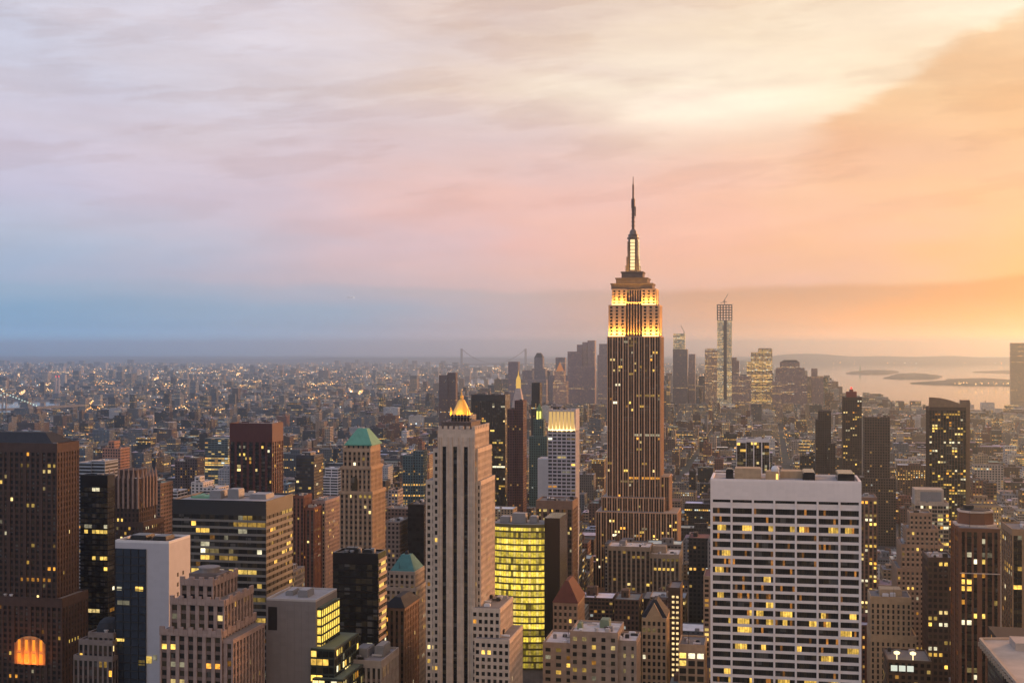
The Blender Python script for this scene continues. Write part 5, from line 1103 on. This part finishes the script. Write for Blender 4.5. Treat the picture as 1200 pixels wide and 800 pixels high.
def addb(x0, x1, y0, y1, z, far=False):
    ps = proj((x0 + x1) / 2, y0, 0)
    if ps[2] < 300 or ps[0] < -90 or ps[0] > 1290: return
    if far and any(inpoly((ps[0], ps[1]), w) for w in WATER): return
    if not far and any(inpoly((ps[0], ps[1]), w) for w in WATER): return
    z = min(z, hero_ok(x0, x1, y0, y1, z))
    if z < 7: return
    east = rn.random() < (640 - ps[0]) / 420          # the left side's blue evening cast is put into wall and roof colours
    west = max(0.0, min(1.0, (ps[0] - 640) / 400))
    cn, c, _ = pick(rn, BLUECAST if east else PAL); rnm, rc, _ = pick(rn, BLUECAST_ROOF if east else ROOF); v = rn.uniform(.75, 1.25)
    bits = []
    w, d = x1 - x0, y1 - y0
    if not far:
        if rn.random() < .75: u, t = rn.uniform(.1, .55), rn.uniform(.15, .5); bits.append(('bulkhead', x0 + w * u, x0 + w * min(.95, u + rn.uniform(.2, .4)), y0 + d * t, y0 + d * min(.95, t + rn.uniform(.25, .45)), rn.uniform(2.5, 7)))
        if rn.random() < .4: bits.append(('tank', x0 + w * rn.uniform(.2, .8), y0 + d * rn.uniform(.25, .8)))
        for _ in range(rn.randrange(1, 6)): u, t = rn.uniform(.08, .8), rn.uniform(.1, .8); bits.append(('unit', x0 + w * u, x0 + w * u + rn.uniform(1.5, 4), y0 + d * t, y0 + d * t + rn.uniform(1.5, 3.5), rn.uniform(1.2, 2.4)))
    lit = (1 + max(0, ps[0] - 600) / 700) * rn.choice((.07, .12, .2, .3, .1)) if not far else rn.choice((.08, .16, .28))
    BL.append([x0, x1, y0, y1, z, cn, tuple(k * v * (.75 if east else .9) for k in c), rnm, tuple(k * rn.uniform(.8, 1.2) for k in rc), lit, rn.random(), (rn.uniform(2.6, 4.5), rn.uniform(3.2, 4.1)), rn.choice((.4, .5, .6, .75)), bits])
AVE = [-2900, -2680, -2460, -2250, -2040, -1830, -1620, -1400, -1180, -960, -780, -610, -450, -310, -170, 40, 320, 600, 880, 1160, 1440]
for ai in range(len(AVE) - 1):
    xa, xb = AVE[ai] + 13, AVE[ai + 1] - 13
    for bi in range(78):
        ya = 440 + bi * 80; ym = ya + 40; t = ym
        xm = (xa + xb) / 2; pp = proj(xm, ym, 0)
        if pp[2] < 380 or pp[0] < -120 or pp[0] > 1320: continue
        east = -1500 - max(0, min(1400, (ym - 1500) * .62)) if ym < 3800 else -2900 + (ym - 3800) * .62
        if xm < east: continue
        x = xa
        near = ym < 1300
        while x < xb - 9:
            w = rn.uniform(16, 44) if near else rn.choice((rn.uniform(9, 18), rn.uniform(16, 36), rn.uniform(28, 60)))
            if x + w > xb: w = xb - x
            for half in range(2):
                if rn.random() < .04: continue
                y0 = ya + half * 31 + rn.uniform(0, 1.5); y1 = y0 + rn.uniform(25, 30)
                u = rn.random()
                if ym < 1300: z = rn.uniform(28, 72) if u < .8 else rn.uniform(70, 112)
                elif ym < 2300: z = rn.uniform(16, 46) if u < .86 else rn.uniform(45, 88)
                elif ym < 4400: z = rn.uniform(12, 26) if u < .86 else rn.uniform(25, 62)
                else: z = rn.uniform(18, 46) if u < .8 else rn.uniform(45, 105)
                if ym > 4300 and 600 < pp[0] < 955: z = rn.uniform(28, 75) if u < .72 else rn.uniform(75, 165)
                if xm > 500 and ym > 3000: z *= .7
                if xm > 250 and ym > 4200: z *= .55
                if ym > 4200 and xm < -1500: z *= .5
                addb(x, x + w - (.0 if rn.random() < .7 else rn.uniform(1, 3)), y0, y1, z)
            x += w + (0 if rn.random() < .8 else rn.uniform(2, 6))
# far boroughs, thinning out with distance
for i in range(13500):
    T = 3600 + (23000 - 3600) * rn.random() ** 1.35; px = rn.uniform(-70, 1270); r = ray(px); x, y = r[0] * T, r[1] * T
    if y < 6600 and -2900 < x < 1440 and not (x < -1500 and y > 3800 and x < -2900 + (y - 3800) * .62): continue
    if px > 900 and T < 9000: continue
    s = 12 + T * .0035 * rn.uniform(.4, 1.3); d = s * rn.uniform(.5, 1.2); u = rn.random()
    z = rn.uniform(8, 16) if u < .75 else (rn.uniform(16, 30) if u < .96 else rn.uniform(30, 75)); z *= 1 + T / 40000
    addb(x, x + s, y, y + d, z, True)
# depth sort on a coarse screen grid: what is never seen is left out, what shows largest becomes an object of its own
GW, GH = 600, 400; grid = np.zeros((GH, GW), dtype=bool); items = []
def rect(x0, x1, y0, y1, z0, z1):
    ps = [proj(x, y, z) for x in (x0, x1) for y in (y0, y1) for z in (z0, z1)]
    return min(p[0] for p in ps), max(p[0] for p in ps), min(p[1] for p in ps), max(p[1] for p in ps), min(p[2] for p in ps)
for h in HERO:
    for f in h['foot']:
        r = rect(f[0], f[1], f[2], f[3], 0, f[4] if len(f) > 4 else h['top']); items.append((r[4], r, None))
for b in BL: r = rect(b[0], b[1], b[2], b[3], 0, b[4]); items.append((r[4], r, b))
items.sort(key=lambda i: i[0]); SEEN = []
for T, r, b in items:
    i0, i1, j0, j1 = int(max(0, r[0] / 2)), int(min(GW, r[1] / 2 + 1)), int(max(0, r[2] / 2)), int(min(GH, r[3] / 2 + 1))
    if i1 <= i0 or j1 <= j0: continue
    sub = grid[j0:j1, i0:i1]; vis = int((~sub).sum())
    if b is not None and vis > 0:
        ys, xs = np.nonzero(~sub); SEEN.append((vis, b, T, (i0 + xs.mean()) * 2, (j0 + ys.mean()) * 2))
    sub[:] = True
SEEN.sort(key=lambda s: -s[0])
NIND = 215
facade_m, roof_m = MATS['facade'], MATS['rooftop']; tankm = stone('tank_wood', (.12, .075, .05)); unitm = steel
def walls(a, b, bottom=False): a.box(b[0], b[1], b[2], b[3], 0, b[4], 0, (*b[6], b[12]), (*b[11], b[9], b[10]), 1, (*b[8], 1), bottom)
def label_for(b, T, px, py, full=True):
    best = None
    for h in HERO:
        if not h['short']: continue
        hx = (h['xl'] + h['xr']) / 2; hy = (h['yt'] + min(h['yb'], 800)) / 2
        dx = max(h['xl'] - px, px - h['xr'], 0); dyy = max(h['yt'] - py, py - h['yb'], 0); dd = dx + 1.2 * dyy + abs(px - hx) * .05
        if best is None or dd < best[0]: best = (dd, h)
    h = best[1]
    if px < h['xl']: rel = 'left of'
    elif px > h['xr']: rel = 'right of'
    elif T < h['T']: rel = 'in front of'
    else: rel = 'beyond'
    sz = 'tall' if b[4] > 70 else ('low' if b[4] < 26 else '')
    tk = any(x[0] == 'tank' for x in b[13])
    return sz, b[5], b[7], tk, rel, h['short']
labs = {}
for i, s in enumerate(SEEN[:NIND]):
    L = label_for(s[1], s[2], s[3], s[4]); labs.setdefault(L, []).append(i)
ORD = ['nearest', 'second nearest', 'third nearest', 'fourth nearest', 'fifth nearest', 'sixth nearest']
final = {}
for (sz, cn, rf, tk, rel, sh), idx in labs.items():
    idx.sort(key=lambda i: SEEN[i][2])
    for k, i in enumerate(idx):
        parts = [ORD[k] if len(idx) > 1 else '', sz, cn, 'block,', rf, 'roof' + (' and tank,' if tk else ','), rel, sh]
        final[i] = ' '.join(x for x in parts if x)
        if len(final[i].split()) > 16: final[i] = final[i].replace('second nearest', 'second').replace('third nearest', 'third').replace(' with the ', ' with ')
for i, (vis, b, T, px, py) in enumerate(SEEN[:NIND]):
    org = ((b[0] + b[1]) / 2, (b[2] + b[3]) / 2, 0)
    o = bpy.data.objects.new('city_block', None); COL.objects.link(o); o.location = org
    tag(o, final[i], 'building', 'city blocks between the towers')
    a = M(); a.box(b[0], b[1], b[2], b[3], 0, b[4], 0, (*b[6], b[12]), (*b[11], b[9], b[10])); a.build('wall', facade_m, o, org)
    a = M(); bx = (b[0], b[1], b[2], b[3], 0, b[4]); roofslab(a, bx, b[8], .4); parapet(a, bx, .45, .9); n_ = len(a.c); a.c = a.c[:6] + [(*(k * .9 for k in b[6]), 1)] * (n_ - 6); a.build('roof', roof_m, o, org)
    for t in b[13]:
        a = M()
        if t[0] == 'bulkhead': a.box(t[1], t[2], t[3], t[4], b[4] + .1, b[4] + t[5], 0, (*b[6], .3), (5, 5, 0, 0)); a.build('bulkhead', facade_m, o, org)
        elif t[0] == 'tank': tank(a, t[1], t[2], b[4] + .1); a.build('water_tank', tankm, o, org)
        else: a.box(t[1], t[2], t[3], t[4], b[4] + .1, b[4] + t[5]); a.box(t[1] + .3, t[2] - .3, t[3] + .3, t[4] - .3, b[4] + t[5], b[4] + t[5] + .3); a.build('air_unit', unitm, o, org)
a = M()
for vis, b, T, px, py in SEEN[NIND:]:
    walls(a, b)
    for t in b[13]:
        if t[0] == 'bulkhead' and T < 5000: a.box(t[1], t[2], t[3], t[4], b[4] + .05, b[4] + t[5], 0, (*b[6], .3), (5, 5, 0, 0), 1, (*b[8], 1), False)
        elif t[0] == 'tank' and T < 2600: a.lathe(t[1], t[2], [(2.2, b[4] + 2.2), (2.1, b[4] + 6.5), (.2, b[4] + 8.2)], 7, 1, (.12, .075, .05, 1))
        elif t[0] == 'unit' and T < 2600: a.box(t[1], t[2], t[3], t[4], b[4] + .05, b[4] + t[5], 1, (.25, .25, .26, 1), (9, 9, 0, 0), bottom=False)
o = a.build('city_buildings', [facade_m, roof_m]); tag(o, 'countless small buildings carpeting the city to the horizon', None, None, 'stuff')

# ================================================================== street and yard lamps far below
m, q = newmat('street_lamp_glow'); fc = attr(q, 'fcol'); e = q.n('ShaderNodeEmission'); q.put(e.inputs[0], fc.outputs['Color']); e.inputs[1].default_value = 1.0; out(q, e.outputs[0]); m.cycles.emission_sampling = 'NONE'; MATS['street_lamp_glow'] = m
a = M(); rn = random.Random(5)
def street_lamp(x, y, z, r, c, s):
    col = (*(k * s for k in c), 1); i = len(a.v)
    a.v += [(x + r, y, z), (x, y + r, z), (x - r, y, z), (x, y - r, z), (x, y, z + r), (x, y, z - r)]
    for f in ((0, 1, 4), (1, 2, 4), (2, 3, 4), (3, 0, 4), (1, 0, 5), (2, 1, 5), (3, 2, 5), (0, 3, 5)): a.f.append(tuple(i + k for k in f)); a.mi.append(0); a.c.append(col); a.p.append((9, 9, 0, 0)); a.uv += [(0, 0)] * 3
    j = len(a.v); w = r * .12; a.v += [(x - w, y, 0), (x + w, y, 0), (x, y + w, z - r * .5)]; a.f.append((j, j + 1, j + 2)); a.mi.append(1); a.c.append((.1, .1, .1, 1)); a.p.append((9, 9, 0, 0)); a.uv += [(0, 0)] * 3
LC = [(1, .50, .14), (1, .62, .26), (1, .42, .08), (1, .85, .65), (.8, .95, 1.0)]
def far_lamp(px, T, s=1.0, rs=1.0):
    r = ray(px); x, y = r[0] * T, r[1] * T; pp = proj(x, y, 0)
    if T < 22000 and any(inpoly((pp[0], pp[1]), w) for w in WATER): return
    street_lamp(x, y, rn.uniform(14, 26) * (1 + T / 20000), (1.1 + T * .00030) * rs * rn.uniform(.6, 1.3), rn.choices(LC, (6, 5, 4, 1.2, .5))[0], s * rn.choice((.8, 1.2, 1.8, 2.6)))
for i in range(4200):
    T = 3000 + 20000 * rn.random() ** 1.2; far_lamp(rn.uniform(-30, 1230), T)
for k in range(85):                             # lit avenues and yards: short strings of lamps
    px, T = rn.uniform(0, 900), rn.uniform(4500, 17000); dp, dt = rn.uniform(-45, 45), rn.uniform(-700, 700); n_ = rn.randrange(9, 26)
    for i in range(n_): far_lamp(px + dp * i / n_, T + dt * i / n_, 1.4, 1.15)
for k in range(70):
    px, T = rn.uniform(930, 1200), rn.uniform(23500, 29000); far_lamp(px, T, 1.6, .8)
for k in range(26):                             # pier lamps on the long island by the far shore
    px, py = rn.uniform(1110, 1200), rn.uniform(448, 451); x, y = gnd(px, py, 26); street_lamp(x, y, 30, rn.uniform(3, 6), (1, .62, .22), rn.choice((.8, 1.5, 2.5)))
for ax_ in AVE[4:]:
    for i in range(60):
        y = 700 + i * 60 + rn.uniform(-25, 25)
        for s in (-9, 9):
            pp = proj(ax_ + s, y, 8)
            if 0 < pp[0] < 1200 and pp[1] < 800 and rn.random() < .6: street_lamp(ax_ + s, y, 9, .4 + y * .0002, rn.choices(LC, (5, 5, 3, 1, 0))[0], rn.choice((.8, 1.2, 1.7)))
o = a.build('street_lamps', ['street_lamp_glow', dark_metal]); tag(o, 'scattered warm street lamps glittering across the far city', None, None, 'stuff')

# ================================================================== the evening air
m, q = newmat('evening_haze'); pv = q.n('ShaderNodeVolumePrincipled')
pv.inputs['Color'].default_value = (.64, .82, 1.0, 1); pv.inputs['Density'].default_value = 5.6e-5; pv.inputs['Anisotropy'].default_value = .90
q.nt.links.new(pv.outputs[0], q.n('ShaderNodeOutputMaterial').inputs['Volume']); MATS['evening_haze'] = m
try: m.cycles.homogeneous_volume = True
except Exception: pass
a = M(); a.box(-GR - 900, GR + 900, -GR - 900, GR + 900, -1.0, 680); o = a.build('haze', m); tag(o, None, None, None, 'stuff')
